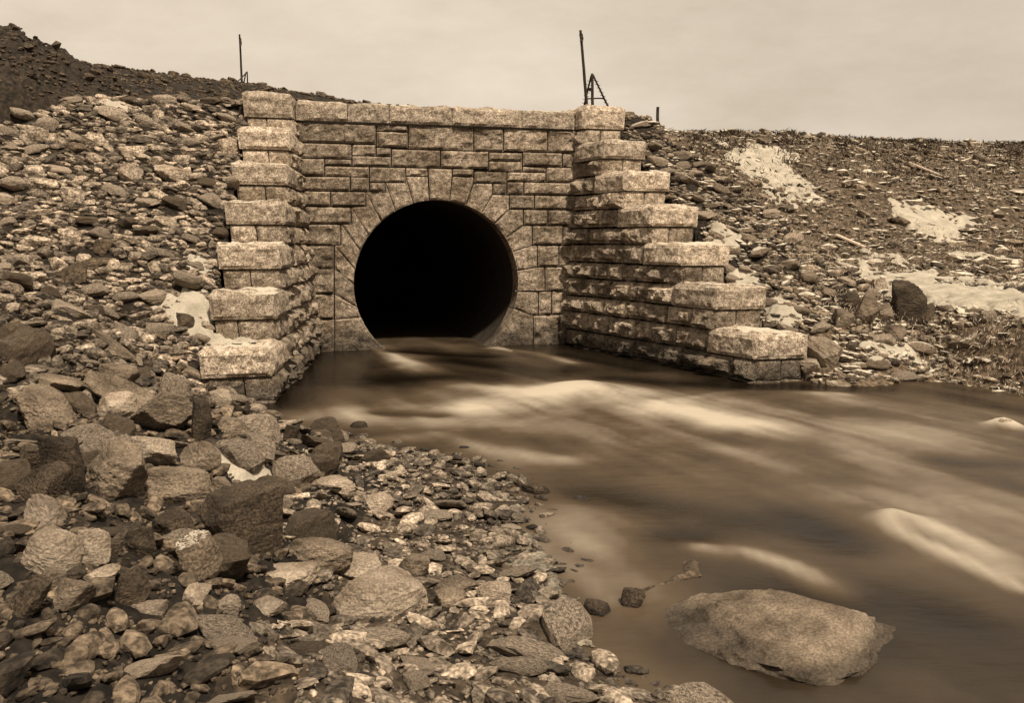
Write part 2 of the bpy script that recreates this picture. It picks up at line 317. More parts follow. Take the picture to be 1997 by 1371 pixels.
atr = wo.data.attributes.new('foam_and_reflection', 'FLOAT', 'POINT'); atr.data.foreach_set('value', np.clip(foam_and_reflection, 0, 1).ravel().astype(np.float32))
tag(wo, kind='structure')

# ------------------------------------------------------------------ masonry builders
class MB:
    def __init__(s): s.V = []; s.F = []; s.n = 0
    def add(s, V, Fc):
        s.V.append(np.asarray(V, float)); s.F += [tuple(i+s.n for i in f) for f in Fc]; s.n += len(V)
    def build(s, name, mat, parent=None, smooth=False): return mesh(name, np.concatenate(s.V), s.F, mat, parent, smooth)
def resample(P, n):
    P = np.asarray(P, float); d = np.r_[0, np.cumsum(np.hypot(*np.diff(P, axis=0).T))]
    t = np.linspace(0, d[-1], n); return np.stack([np.interp(t, d, P[:, 0]), np.interp(t, d, P[:, 1])], 1)
def face_patch(mb, bot, rgt, top, lft, b0=0.0, amp=.06, gap=.011, seed=0, cell=.035, depth=.07):
    """a dressed stone in the wall: a Coons patch in (a, z) with a pitched rough face and sides"""
    ln = lambda P: np.hypot(*np.diff(np.asarray(P, float), axis=0).T).sum()
    nu = max(4, int((ln(bot)+ln(top))/2/cell)); nv = max(4, int((ln(lft)+ln(rgt))/2/cell))
    Bt, Tp, Lf, Rg = resample(bot, nu+1), resample(top, nu+1), resample(lft, nv+1), resample(rgt, nv+1)
    # cluster parameters to keep a crisp margin
    s = np.linspace(0, 1, nu+1)[None, :, None]; t = np.linspace(0, 1, nv+1)[:, None, None]
    P = (1-t)*Bt[None] + t*Tp[None] + (1-s)*Lf[:, None] + s*Rg[:, None] - ((1-s)*(1-t)*Bt[0] + s*(1-t)*Bt[-1] + (1-s)*t*Tp[0] + s*t*Tp[-1])
    c = P.mean((0, 1)); ext = (P.max((0, 1))-P.min((0, 1)))/2
    P = c + (P-c)*(1-gap/np.maximum(ext, .05))
    w_, h_ = (ln(bot)+ln(top))/2, (ln(lft)+ln(rgt))/2
    s2, t2 = s[..., 0], t[..., 0]
    e = np.minimum(np.minimum(s2, 1-s2)*w_, np.minimum(t2, 1-t2)*h_)
    pr = sstep(0, .04, e)
    nz = fbm(P[..., 0]*5+seed*3.1, P[..., 1]*8, seed*1.7, 4); nb = fbm(P[..., 0]*2+seed, P[..., 1]*2.5, seed*.7, 2)
    d = amp*pr*(.55 + 1.9*nz + 1.2*nb)
    B = b0 + d
    V = np.stack([X0+CT*P[..., 0]+ST*B, Y0+ST*P[..., 0]-CT*B, P[..., 1]], -1).reshape(-1, 3)
    W1 = nu+1; Fc = [(j*W1+i, j*W1+i+1, (j+1)*W1+i+1, (j+1)*W1+i) for j in range(nv) for i in range(nu)]
    ring = [i for i in range(nu+1)] + [j*W1+nu for j in range(1, nv+1)] + [nv*W1+i for i in range(nu-1, -1, -1)] + [j*W1 for j in range(nv-1, 0, -1)]
    Vb = V[ring] - np.array([ST, -CT, 0])*depth; n0 = len(V); m = len(ring)
    Fc += [(ring[(i+1) % m], ring[i], n0+i, n0+(i+1) % m) for i in range(m)]
    mb.add(np.concatenate([V, Vb]), Fc)
def rect(mb, a0, a1, z0, z1, **k):
    face_patch(mb, [(a0, z0), (a1, z0)], [(a1, z0), (a1, z1)], [(a0, z1), (a1, z1)], [(a0, z0), (a0, z1)], **k)

_lat = {}
def block(mb, fn, L3, amps, seed, cell=.05, margin=.045, gap=0.0, wob=.006):
    """a rock-faced block: fn maps (s,t,r) in the unit cube to (a,b,z); amps = bulge of each face sideA0,A1,B0,B1,Z0,Z1"""
    n = [max(2, min(40, int(round(l/cell)))) for l in L3]
    key = tuple(n)
    if key not in _lat:
        ix = {}; P = []
        def vid(i, j, k):
            if (i, j, k) not in ix: ix[(i, j, k)] = len(P); P.append((i, j, k))
            return ix[(i, j, k)]
        Fc = []
        for ax in range(3):
            u, v = [(1, 2), (2, 0), (0, 1)][ax]
            for side in (0, 1):
                for p in range(n[u]):
                    for q in range(n[v]):
                        def at(pp, qq):
                            c = [0, 0, 0]; c[ax] = side*n[ax]; c[u] = pp; c[v] = qq; return vid(*c)
                        f = [at(p, q), at(p+1, q), at(p+1, q+1), at(p, q+1)]
                        Fc.append(tuple(f if side else f[::-1]))
        _lat[key] = (np.array(P, float), Fc)
    P, Fc = _lat[key]; S = P/np.array(n)
    S2 = gap/np.array(L3) + S*(1-2*gap/np.array(L3))
    Q = np.stack(fn(S2[:, 0], S2[:, 1], S2[:, 2]), -1)
    L3 = np.array(L3)
    for ax in range(3):
        u, v = [(1, 2), (2, 0), (0, 1)][ax]
        e = np.minimum(np.minimum(S[:, u], 1-S[:, u])*L3[u], np.minimum(S[:, v], 1-S[:, v])*L3[v])
        for side in (0, 1):
            am = amps[2*ax+side]
            if not am: continue
            on = (S[:, ax] == side)
            nz = fbm(Q[:, 0]*4.5+seed*2.3, Q[:, 1]*4.5+seed*1.1, Q[:, 2]*6+seed, 4); nb = fbm(Q[:, 0]*1.8+seed*5, Q[:, 1]*1.8, Q[:, 2]*2.5, 2)
            d = am*sstep(margin*.4, margin*.8+.02, e)*np.clip(.55+(2.6 if am > .075 else 1.9)*nz+1.2*nb, 0, 1.9)
            Q[:, ax] += np.where(on, d*(1 if side else -1), 0)
    for ax in range(3): Q[:, ax] += wob*2*fbm(Q[:, 0]*9+ax*7, Q[:, 1]*9+seed, Q[:, 2]*9, 2)
    a, b, z = Q.T
    mb.add(np.stack([X0+CT*a+ST*b, Y0+ST*a-CT*b, z], -1), Fc)

# ------------------------------------------------------------------ the tunnel portal
portal = empty('tunnel_portal', W(2.6, 0, -2.0)); PI_ = portal.matrix_basis.inverted()
tag(portal, 'stone tunnel portal with round dark opening and stepped wing walls over the stream', 'tunnel portal')
def under(o, parent=portal):
    # geometry is written in world coordinates; keep it there below the portal's base point
    o.parent = parent; o.matrix_parent_inverse = Matrix.Translation(-Vector(portal.location)); return o
AC, ZC = U(854), -.785; RAD = (U(1013)-U(695))/2
B = lambda x: U(550 + x/2.853)
EL, ER = -.12, 5.75
hw = MB()
cyc = [0]
def st_(x0, x1, z0, z1, **k):
    cyc[0] += 1; rect(hw, x0, x1, z0, z1, seed=cyc[0], **k)
for x0, x1, z0, z1 in [
    (EL, B(524), 1.78, 2.16), (B(524), B(702), 2.03, 2.16), (B(524), B(702), 1.735, 2.03), (B(702), B(1067), 1.71, 2.16), (B(1067), B(1234), 1.70, 2.16), (B(1234), B(1479), 1.72, 2.16), (B(1479), ER, 1.72, 2.16),
    (EL, B(389), 1.50, 1.78), (B(389), B(524), 1.57, 1.78), (B(524), B(608), 1.57, 1.735), (B(389), B(608), 1.37, 1.57),
    (B(608), B(882), 1.37, 1.71), (B(882), B(1150), 1.37, 1.71), (B(1150), B(1338), 1.53, 1.70), (B(1150), B(1338), 1.33, 1.53),
    (B(1338), B(1560), 1.44, 1.72), (B(1560), ER, 1.44, 1.72), (B(1338), B(1469), 1.33, 1.44),
    (EL, B(238), 1.18, 1.50), (B(238), B(389), 1.38, 1.50), (B(238), B(487), 1.18, 1.37), (B(487), B(689), 1.085, 1.37), (B(689), U(834.6), 1.21, 1.37), (U(882), B(1067), 1.225, 1.37),
    (B(1067), B(1252), 1.10, 1.33), (B(1252), B(1469), 1.14, 1.33), (B(1469), ER, 1.14, 1.44),
    (EL, B(381), .91, 1.18), (B(381), B(487), .91, 1.18), (B(487), U(752), .91, 1.085), (U(961), B(1252), .89, 1.10), (B(1252), B(1346), .89, 1.14), (B(1346), ER, .89, 1.14),
    (EL, B(271), .63, .91), (B(271), U(714), .63, .91), (U(993), B(1406), .61, .89), (B(1406), ER, .61, .89),
    (EL, U(685), .31, .63), (U(1021), B(1480), .30, .61), (B(1480), ER, .30, .61),
    (EL, U(665), -.08, .31), (U(1038), U(1098), -.08, .30), (U(1098), ER, -.08, .30),
    (EL, U(652), -.50, -.08), (U(1048), U(1090), -.50, -.08), (U(1090), ER, -.50, -.08),
    (EL, U(652), -.96, -.50), (U(1063), ER, -.97, -.50),
    (EL, U(652), -1.42, -.96), (U(1050), U(1076), -1.43, -.97), (U(1076), ER, -1.43, -.97),
    (EL, U(653), -2.5, -1.42), (U(1040), ER, -2.5, -1.43)]:
    st_(x0, x1, z0, z1)
head = under(hw.build('headwall', M['wall']))
bk = MB()          # the mortar bed behind the stones, left open round the tunnel
bt = [(AC+RAD*1.02*math.cos(t), ZC+RAD*1.02*math.sin(t)) for t in np.linspace(-math.pi/2, 1.5*math.pi, 97)]
def outer(t):
    c, s = math.cos(t), math.sin(t); best = 1e9
    for v, lim in ((c, (ER if c > 0 else EL)-AC), (s, (2.16 if s > 0 else -2.6)-ZC)):
        if abs(v) > 1e-6 and lim/v > 0: best = min(best, lim/v)
    return (AC+c*best, ZC+s*best)
an = np.linspace(-math.pi/2, 1.5*math.pi, 97)
Vv = [W(p[0], -.045, p[1]) for p in bt] + [W(*(lambda q: (q[0], -.045, q[1]))(outer(t))) for t in an]
m_ = len(an); bk.add(Vv, [(i, i+1, m_+i+1, m_+i) for i in range(m_-1)])
back_fill = bk.build('mortar_bed', M['mortar']); back_fill.parent = head; 
# arch stones
def cpt(px, py): return (U(px), None)
def arc(t0, t1, n=9): return [(AC+RAD*math.cos(t), ZC+RAD*math.sin(t)) for t in np.linspace(t0, t1, n)]
def ang(px, py):
    u = U(px); D = Y0 + ST*u; z = (HY-py)*D/F; return math.atan2(z-ZC, u-AC)
lim = [(-1.2, (U(1040), -2.5)), (ang(1006, 602), (U(1040), -1.43)), (ang(1012, 569), (U(1050), -.97)), (ang(1012, 527), (U(1048), -.50)), (ang(996, 492), (U(1038), -.08)),
       (ang(989, 462), (U(1021), .30)), (ang(968, 432), (U(993), .61)), (ang(943, 409), (U(961), .89)), (ang(912, 392), (B(1067), 1.10)),
       (ang(878, 387), (U(882), 1.225)), (ang(837, 386), (U(834.6), 1.37)), (ang(805, 392), (B(689), 1.21)), (ang(770, 408), (U(752), 1.085)),
       (ang(742, 430), (U(714), .91)), (ang(717, 458), (U(685), .63)), (ang(703, 490), (U(665), .31)), (ang(696, 527), (U(652), -.08)),
       (math.pi+ .0, (U(652), -.50)), (math.pi*1.09, (U(652), -.96)), (ang(705, 618) % (2*math.pi), (U(653), -1.42)), (math.pi+1.2, (U(653), -2.5))]
outs = {1: [(U(1040), -1.43), (U(1050), -1.43), (U(1050), -.97)], 2: [(U(1050), -.97), (U(1063), -.97), (U(1063), -.5), (U(1048), -.5)],
        3: [(U(1048), -.5), (U(1048), -.08), (U(1038), -.08)], 4: [(U(1038), -.08), (U(1038), .3), (U(1021), .3)], 5: [(U(1021), .3), (U(1021), .61), (U(993), .61)],
        6: [(U(993), .61), (U(993), .89), (U(961), .89)], 7: [(U(961), .89), (U(961), 1.10), (B(1067), 1.10)], 8: [(B(1067), 1.10), (B(1067), 1.225), (U(882), 1.225)],
        9: [(U(882), 1.225), (U(882), 1.37), (U(834.6), 1.37)], 10: [(U(834.6), 1.21), (B(689), 1.21)], 11: [(B(689), 1.21), (B(689), 1.085), (U(752), 1.085)],
        12: [(U(752), 1.085), (U(752), .91), (U(714), .91)], 13: [(U(714), .91), (U(714), .63), (U(685), .63)], 14: [(U(685), .63), (U(685), .31), (U(665), .31)],
        15: [(U(665), .31), (U(665), -.08), (U(652), -.08)]}
for i in range(len(lim)-1):
    (t0, p0), (t1, p1) = lim[i], lim[i+1]
    if t1 < t0: t1 += 2*math.pi
    o = outs.get(i, [p0, p1]); A_ = arc(t0, t1)
    o0, o1 = o[0], o[-1]
    mb = MB(); face_patch(mb, A_[::-1], [A_[0], o0], o[::-1], [A_[-1], o1], seed=60+i, amp=.035, depth=.38)
    v = under(mb.build('keystone' if i == 9 else 'arch_stone', M['wall']), head); v.matrix_parent_inverse = Matrix.Identity(4)
back_fill.matrix_parent_inverse = Matrix.Identity(4)
# coping of the headwall
for n_, (p0, p1) in enumerate([(576, 677), (677, 758), (758, 880), (880, 1016), (1016, 1118)]):
    mb = MB(); a0, a1 = U(p0), U(p1)
    block(mb, lambda s, t, r: (a0+(a1-a0)*s, -.62+.70*t, 2.17+.34*r), (a1-a0, .7, .34), (0, 0, 0, .05, 0, .05), 200+n_, gap=.006)
    v = under(mb.build('coping_stone', M['coping']), head); v.matrix_parent_inverse = Matrix.Identity(4)
# barrel
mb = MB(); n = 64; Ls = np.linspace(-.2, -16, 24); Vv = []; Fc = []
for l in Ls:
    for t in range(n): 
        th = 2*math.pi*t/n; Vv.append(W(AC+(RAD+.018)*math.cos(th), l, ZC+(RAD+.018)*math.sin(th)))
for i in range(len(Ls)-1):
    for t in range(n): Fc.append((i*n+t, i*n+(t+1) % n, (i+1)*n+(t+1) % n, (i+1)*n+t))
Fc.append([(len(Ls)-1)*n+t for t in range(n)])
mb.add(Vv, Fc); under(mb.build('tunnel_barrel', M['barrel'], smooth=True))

def wing(side):
    pts = LB if side < 0 else RB
    fin = aL if side < 0 else aR
    mb = MB(); caps = []
    r_ = random.Random(5+side)
    bend = [p[1] for p in pts]; TW = .80
    def fnblk(b0, b1, z0, z1, inset=0, w_=TW):
        def fn(s, t, r):
            b = b0+(b1-b0)*t; z = z0+(z1-z0)*r; ai = fin(b, z) + side*inset
            # s=0 outer(back) .. 1 inner for the left wing
            ao = fin(b, z) + side*w_
            # the end face is square to the splayed wing
            sk = (.168 if side < 0 else .20)*(1-s if side < 0 else s)*0
            return (ao + (ai-ao)*s if side < 0 else ai + (ao-ai)*s, b - sk, z)
        return fn
    for c in range(15):
        i = c//2; cap = (c % 2 == 0)
        if i > 6: i = 6
        if c < 14:
            z1 = ZS[i]+.34+(.09 if i == 0 else 0) if cap else ZS[i]; z0 = ZS[i] if cap else ZS[i]-.30
        else: z1, z0 = ZS[6]-.30, ZS[6]-.95
        be = bend[i] - (0 if cap else .035) - (0.0 if c < 14 else .0)
        first = be - (1.05 if cap and c < 14 else 0)
        # plain courses
        x = -.3
        while x < first - .02:
            ln = r_.uniform(.4, .8) if side < 0 else r_.uniform(.34, .72); 
            if first - (x+ln) < .35: ln = first - x
            ins = 0 if cap else .008
            ins += r_.uniform(-.03, .02)*(1 if side < 0 else 1.6)
            last = (not cap or c == 14) and abs(x+ln-first) < .01
            am = r_.uniform(.07, .15) if side < 0 else r_.uniform(.09, .19)
            bul = [0, 0, 0, (.05 if last else 0), 0, 0.03]; bul[1 if side < 0 else 0] = am
            wd_ = TW-(.02 if last else .0)
            if last:                      # the dressed end shows two stones side by side
                cut = r_.uniform(.38, .6)
                for s0, s1 in ((0, cut), (cut, 1)):
                    f0 = fnblk(x, x+ln, z0, z1, ins+.005, wd_); fn2 = (lambda s, t, r, f0=f0, s0=s0, s1=s1: f0(s0+(s1-s0)*s, t, r))
                    b2 = list(bul)
                    if (side < 0) != (s1 == 1): b2[1 if side < 0 else 0] = 0
                    block(mb, fn2, (wd_*(s1-s0), ln, z1-z0), b2, r_.random()*90, gap=.009, cell=.045)
            else:
                block(mb, fnblk(x, x+ln, z0, z1, ins, wd_), (TW, ln, z1-z0), bul, r_.random()*90, gap=.012 if side < 0 else .022, cell=.04, margin=.045 if side < 0 else .075)
            x += ln
        if cap and c < 14:
            m2 = MB(); bul = [0, 0, 0, .045, 0, .06]; bul[1 if side < 0 else 0] = .045
            if i == 6 and side < 0: bul[3] = .07
            block(m2, fnblk(first, be, z0+.004, z1, -.02, TW+.02), (TW, 1.05, .34), bul, 300+i*3+side, gap=.006, cell=.026, margin=.03, wob=.0015)
            caps.append((m2, i))
        # pedestal's own dressed corner stone is part of its course
    wg = under(mb.build('wing_wall', M['wing']))
    # mortar core
    for m2, i in caps:
        v = m2.build('step_stone', M['coping'], wg)
    core = MB()
    for i in range(7):
        z1 = ZS[i]+.30; z0 = ZS[i]-.34 if i < 6 else -2.7; bb = bend[i]-.24
        def fn(s, t, r, z0=z0, z1=z1, bb=bb):
            b = -.3+(bb+.3)*t; z = z0+(z1-z0)*r; ai = fin(b, z)+side*.13; ao = ai+side*(TW-.3)
            return (ao+(ai-ao)*s if side < 0 else ai+(ao-ai)*s, b, z)
        block(core, fn, (1, 1, 1), (0,)*6, 1, cell=.5, wob=0)
    core.build('mortar_core', M['mortar'], wg)
    return wg
wl = wing(-1); wr = wing(1)
wl['label'] = 'left wing wall with seven snowy capped steps'; wr['label'] = 'right wing wall with courses of rough stone'

# ------------------------------------------------------------------ rocks
def ico(sub):
    bm = bmesh.new(); bmesh.ops.create_icosphere(bm, subdivisions=sub, radius=1)
    V = np.array([v.co[:] for v in bm.verts]); Fc = np.array([[v.index for v in f.verts] for f in bm.faces]); bm.free(); return V, Fc
ICO = {s: ico(s) for s in (1, 2, 3, 4, 5)}
def rock_verts(seed, sub, npl=11, rough=.10, rnd=.0, hl=.5):
    g = np.random.default_rng(seed); V, Fc = ICO[sub]
    nrm = g.normal(size=(npl, 3)); nrm /= np.linalg.norm(nrm, axis=1)[:, None]
    h = g.uniform(hl, .95, npl)
    nrm = np.concatenate([nrm, [[0, 0, 1], [0, 0, -1]] + g.normal(size=(2, 3))*.12]); h = np.r_[h, .62, .62]
    dt = V@nrm.T; r = np.where(dt > .05, h/np.maximum(dt, .05), 9).min(1); r = np.minimum(r, 1.25)
    r = r*(1-rnd) + rnd*.85
    nz = fbm(V[:, 0]*1.7+seed, V[:, 1]*1.7, V[:, 2]*3.4, 4)
    nf = fbm(V[:, 0]*6+seed, V[:, 1]*6, V[:, 2]*14, 3)
    r = r*(1+rough*2.2*nz + rough*(1.5 if sub >= 4 else .8)*nf*(sub >= 3))
    P = V*r[:, None]
    P /= np.abs(P).max(0)[None]
    return P, Fc
T2 = [rock_verts(100+i, 2, 9, .09, .15*(i % 3)) for i in range(16)]
T3 = [rock_verts(200+i, 3, 10, .10, .12*(i % 4)) for i in range(18)]
T1 = [rock_verts(300+i, 1, 7, .12, .3*(i % 3)) for i in range(12)]
def rotm(rx, ry, rz): return np.array(Euler((rx, ry, rz), 'XYZ').to_matrix())
def slope_rot(X, Y, e=.15, k_=1):
    zx = float(ground(X+e, Y)-ground(X-e, Y))/(2*e); zy = float(ground(X, Y+e)-ground(X, Y-e))/(2*e)
    n = Vector((-k_*np.clip(zx, -1, 1), -k_*np.clip(zy, -1, 1), 1)).normalized()
    return n.to_track_quat('Z', 'Y').to_matrix()
occupied = []          # (x, y, r) footprints of the placed single stones
protos = {}
def stone_obj(name, X, Y, z, dims, rot, mat, seed, label, cat, group=None, hero=False, rnd=None):
    if hero:
        P, Fc = rock_verts(seed, 5 if max(dims) > .22 or Y < 7 else 4, 8 + seed % 5, .12 if name == 'ledge_rock' else .075, rnd if rnd is not None else .1)
        o = mesh(name, P*np.array(dims), Fc, M[mat])
    else:
        k = (seed % len(T3), mat)
        if k not in protos:
            P, Fc = T3[k[0]]; o = mesh(name, P, Fc, M[mat]); protos[k] = o.data
        else:
            o = bpy.data.objects.new(name, protos[k]); col.objects.link(o)
        o.scale = dims
    o.location = (X, Y, z); o.rotation_euler = rot
    tag(o, label, cat, group)
    occupied.append((X, Y, max(dims[0], dims[1]))); return o
def hero(px, pyb, wpx, hpx, mat, label, name='boulder', cat='boulder', seed=1, dep=.8, tilt=(0, 0, 0), rnd=.1, sink=.12, dz=0):
    X, Y, z = hit(px, pyb); s = F/Y
    w_ = wpx/s/2; h_ = hpx/s/2; d_ = max(w_*dep, h_*.8)
    Yc = Y + d_*.75; X = (px-CX)/F*Yc
    # keep the seen size after stepping back by the half depth
    w_ *= Yc/Y; h_ *= Yc/Y
    zc = (HY-(pyb-hpx/2))/F*Yc + dz
    g = float(ground(X, Yc))
    return stone_obj(name, X, Yc, zc, (w_, d_, h_*(1+sink)), Euler([R(t) for t in tilt]), mat, seed, label, cat, hero=True, rnd=rnd)
H = hero
H(470, 1092, 176, 150, 'boulder_dark', 'large dark angular boulder with a streaked side beside the gravel bank', seed=3, tilt=(8, -6, 12), rnd=.02)
H(120, 962, 108, 118, 'boulder_dark', 'black-faced squarish boulder near the left edge above the rounded ones', seed=12, tilt=(0, 6, 20), rnd=0)
H(225, 980, 140, 112, 'boulder', 'broad layered boulder just right of the black-faced boulder', seed=21, tilt=(4, 14, -10), rnd=.05)
H(345, 990, 136, 76, 'boulder', 'layered slab-topped boulder behind the large dark angular boulder', seed=33, tilt=(0, 10, 8))
H(85, 990, 105, 84, 'boulder_dark', 'brown sloping boulder at the left edge under the black-faced one', seed=45, tilt=(0, 28, 0))
H(98, 1130, 122, 96, 'boulder_pale', 'smooth rounded pale boulder in the lower left corner', seed=52, rnd=.6, tilt=(0, 15, 0))
H(88, 1034, 92, 64, 'boulder_pale', 'pale jagged stone resting above the smooth rounded boulder', seed=64, tilt=(0, 20, 0))
H(182, 1110, 62, 76, 'boulder_pale', 'pale rough stone right of the smooth rounded boulder', seed=71)
H(380, 1132, 98, 84, 'boulder_snow', 'tent-shaped boulder with snow lying on its left side', seed=85, tilt=(0, -24, 10), rnd=0)
H(622, 1106, 136, 58, 'boulder', 'low humped boulder at the foot of the large dark boulder', seed=91, tilt=(0, 6, 0))
H(706, 1140, 152, 52, 'boulder_pale', 'wedge-shaped flat slab casting a dark gap, mid foreground', seed=102, tilt=(6, -8, 0), rnd=.05)
H(808, 1136, 78, 52, 'boulder', 'squarish cobble touching the right end of the wedge-shaped slab', name='cobble', cat='cobble', seed=113)
H(726, 1212, 216, 84, 'boulder_pale', 'broad pale flat boulder below the wedge-shaped slab', seed=124, tilt=(10, -4, 0), rnd=.1)
H(555, 1142, 160, 34, 'boulder_pale', 'long low flat slab left of the wedge-shaped slab', seed=131, rnd=.2)
H(325, 850, 132, 82, 'boulder', 'jagged upright block standing on the bank below the long tilted slab', seed=142, tilt=(0, 8, 25), rnd=0)
H(225, 822, 84, 54, 'boulder_pale', 'pale low rock left of the jagged upright block', seed=154, tilt=(0, -6, 0))
H(395, 862, 50, 84, 'boulder_dark', 'narrow dark rock leaning on the right side of the jagged block', seed=163)
H(95, 838, 130, 76, 'boulder', 'thick layered slab at the left edge above the black-faced boulder', seed=172, tilt=(0, 20, 0))
H(265, 800, 215, 50, 'boulder', 'long striped slab sliding down the foot of the embankment', seed=184, tilt=(0, 32, 0), dep=.35, rnd=0)
H(140, 620, 120, 26, 'boulder_pale', 'long thin slab lying high on the left embankment ridge', seed=195, tilt=(0, 18, 0), dep=.4)
H(225, 690, 110, 24, 'boulder', 'thin tilted slab halfway down the left embankment ridge', seed=197, tilt=(0, 30, 0), dep=.4)
H(390, 745, 95, 22, 'boulder', 'thin tilted slab pointing at the lowest left step', seed=198, tilt=(0, 36, 0), dep=.4)
H(290, 908, 120, 58, 'boulder_pale', 'pale flat boulder below the jagged upright block', seed=203, tilt=(0, 16, 0))
H(395, 925, 85, 60, 'boulder', 'rounded oblong rock left of the snow on the gravel bank', seed=207, tilt=(0, 30, 0), rnd=.3)
H(525, 842, 42, 38, 'boulder_dark', 'dark rounded rock where the bank meets the calm water', seed=214)
H(568, 862, 34, 32, 'boulder_dark', 'small dark rock at the tip of the bank by the calm water', seed=223, name='rock', cat='rock')
H(739, 1004, 58, 42, 'boulder_pale', 'round pale cobble in the middle of the gravel bank', seed=231, rnd=.5, name='cobble', cat='cobble')
H(650, 960, 95, 28, 'boulder_pale', 'long flat pale stone lying across the gravel bank', seed=243, rnd=.3, name='cobble', cat='cobble')
H(252, 1195, 82, 76, 'boulder_dark', 'dark wedge with a bright top edge near the lower left', seed=252, tilt=(0, -22, 0), rnd=0)
H(136, 1192, 94, 60, 'boulder', 'broken blotchy rock below the smooth rounded boulder', seed=261)
H(188, 1140, 88, 28, 'boulder_pale', 'thin pale slab tilted beside the dark wedge', seed=273, tilt=(0, -14, 0))
H(92, 1160, 66, 52, 'boulder', 'grooved rock squeezed under the smooth rounded boulder', seed=282, tilt=(0, 30, 0))
H(62, 1215, 70, 90, 'boulder_dark', 'brown rock in the very corner at the lower left', seed=291, tilt=(0, 30, 0))
H(292, 1212, 84, 36, 'boulder_pale', 'low pale rock right of the blotchy rock at the bottom', seed=303)
H(378, 1180, 44, 44, 'boulder_pale', 'small upright triangular stone below the tent-shaped boulder', seed=305, rnd=0)
H(450, 1205, 52, 46, 'boulder_pale', 'curved pale rock in front of the triangular stone', seed=307, rnd=.3)
H(520, 1200, 80, 34, 'boulder_pale', 'oval icy-edged rock left of the broad pale flat boulder', seed=309, rnd=.3)
H(960, 1180, 76, 42, 'boulder_pale', 'rounded rock with an icy crust at the water edge', seed=312, rnd=.3)
H(870, 1186, 80, 34, 'boulder', 'humped rock right of the broad pale flat boulder', seed=321, rnd=.2)
H(890, 1158, 96, 32, 'boulder', 'dark-seamed rock behind the humped rock near the water', seed=324, rnd=.1)
H(280, 1090, 70, 60, 'boulder_dark', 'dark low rock in the hollow left of the tent-shaped boulder', seed=331)
H(215, 1090, 50, 40, 'boulder_dark', 'small dark rock in the shaded hollow by the pale rough stone', seed=336)
H(60, 925, 70, 60, 'boulder_dark', 'brown fluted rock at the left edge behind the black-faced boulder', seed=601, tilt=(0, 10, 0), rnd=.1)
H(170, 880, 100, 44, 'boulder', 'flat-topped slab tilted above the black-faced boulder', seed=607, tilt=(0, 14, 0), rnd=0, dep=.7)
H(345, 1060, 96, 62, 'boulder_dark', 'dark hollow-side rock between the layered boulder and the tent-shaped one', seed=611, rnd=0)
H(430, 985, 70, 52, 'boulder', 'narrow rock wedged behind the large dark angular boulder', seed=617, tilt=(0, 20, 0), rnd=0)
H(235, 760, 90, 50, 'boulder', 'angular grooved rock below the thin tilted slabs at left', seed=619, tilt=(0, 12, 0), rnd=0)
H(120, 770, 110, 40, 'boulder', 'low wide slab near the left edge above the thick layered slab', seed=623, tilt=(0, 12, 0), rnd=0)
H(455, 850, 70, 36, 'boulder', 'ragged low rock between the jagged block and the shore', seed=629, tilt=(0, 6, 0), rnd=0)
H(1770, 634, 84, 84, 'boulder_dark', 'big dark creviced boulder at the foot of the right embankment', seed=342, rnd=.25)
H(1688, 640, 50, 66, 'boulder', 'tall rounded boulder left of the big dark creviced one', seed=353, rnd=.3, tilt=(0, 20, 0))
H(1640, 648, 52, 44, 'boulder', 'squat boulder at the bottom of the right riprap', seed=356, rnd=.2)
H(1614, 720, 104, 52, 'boulder_pale', 'pale slab sloping down to the water beyond the last right step', seed=361, tilt=(0, 38, 0), dep=.5)
H(1722, 632, 46, 40, 'boulder', 'angular rock between the tall rounded boulder and the big dark one', seed=701, rnd=.1)
H(1806, 640, 56, 46, 'boulder_dark', 'dark block touching the right side of the big dark creviced boulder', seed=703, rnd=0)
H(1660, 610, 44, 40, 'boulder_dark', 'dark rounded rock at the lower end of the embankment ridge', seed=705, rnd=.3)
H(1742, 668, 60, 34, 'boulder', 'low rock in front of the big dark creviced boulder', seed=707, rnd=.1)
H(1583, 732, 58, 36, 'boulder_pale', 'blocky pale rock against the last step of the right wing', seed=373, rnd=.05)
H(360, 648, 44, 38, 'boulder_dark', 'dark rock sitting on snow beside the left wing', seed=382, rnd=.2, name='rock', cat='rock')
H(430, 796, 52, 34, 'boulder_pale', 'pale leaning rock in front of the lowest left step', seed=391, tilt=(0, 30, 0), name='rock', cat='rock')
H(498, 806, 42, 18, 'boulder_pale', 'pale rounded stone by the dark water under the left wing', seed=397, rnd=.4, name='rock', cat='rock')
stone_obj('ledge_rock', 1.38, 4.70, -2.07, (.68, .68, .20), Euler((R(3), R(-3), R(12))), 'boulder', 402, 'wide flat ledge rock rising just above the stream at the bottom', 'ledge rock', hero=True, rnd=.4)
H(1230, 1194, 58, 44, 'boulder_dark', 'dark rock rimmed with ice in the shallow water', seed=412, rnd=.3, name='rock', cat='rock')
H(1160, 1210, 66, 38, 'boulder_dark', 'half sunk dark rock left of the ice-rimmed rock', seed=417, rnd=.2, name='rock', cat='rock')
H(701, 838, 38, 16, 'boulder_dark', 'small dark rock alone in the calm water left of the rapids', seed=422, rnd=.3, name='rock', cat='rock')
H(1044, 970, 58, 26, 'boulder_dark', 'dark rock breaking the water right of the gravel bank', seed=433, rnd=.2, name='rock', cat='rock')
H(975, 996, 92, 16, 'boulder_dark', 'thin dark slab jutting from the bank into the water', seed=442, rnd=.1, name='rock', cat='rock')
H(905, 882, 28, 10, 'boulder_dark', 'tiny dark rock tip off the end of the bank', seed=455, name='rock', cat='rock')
H(1300, 1108, 60, 10, 'boulder_dark', 'flat dark stone awash inside the curved ice edge', seed=457, name='rock', cat='rock')
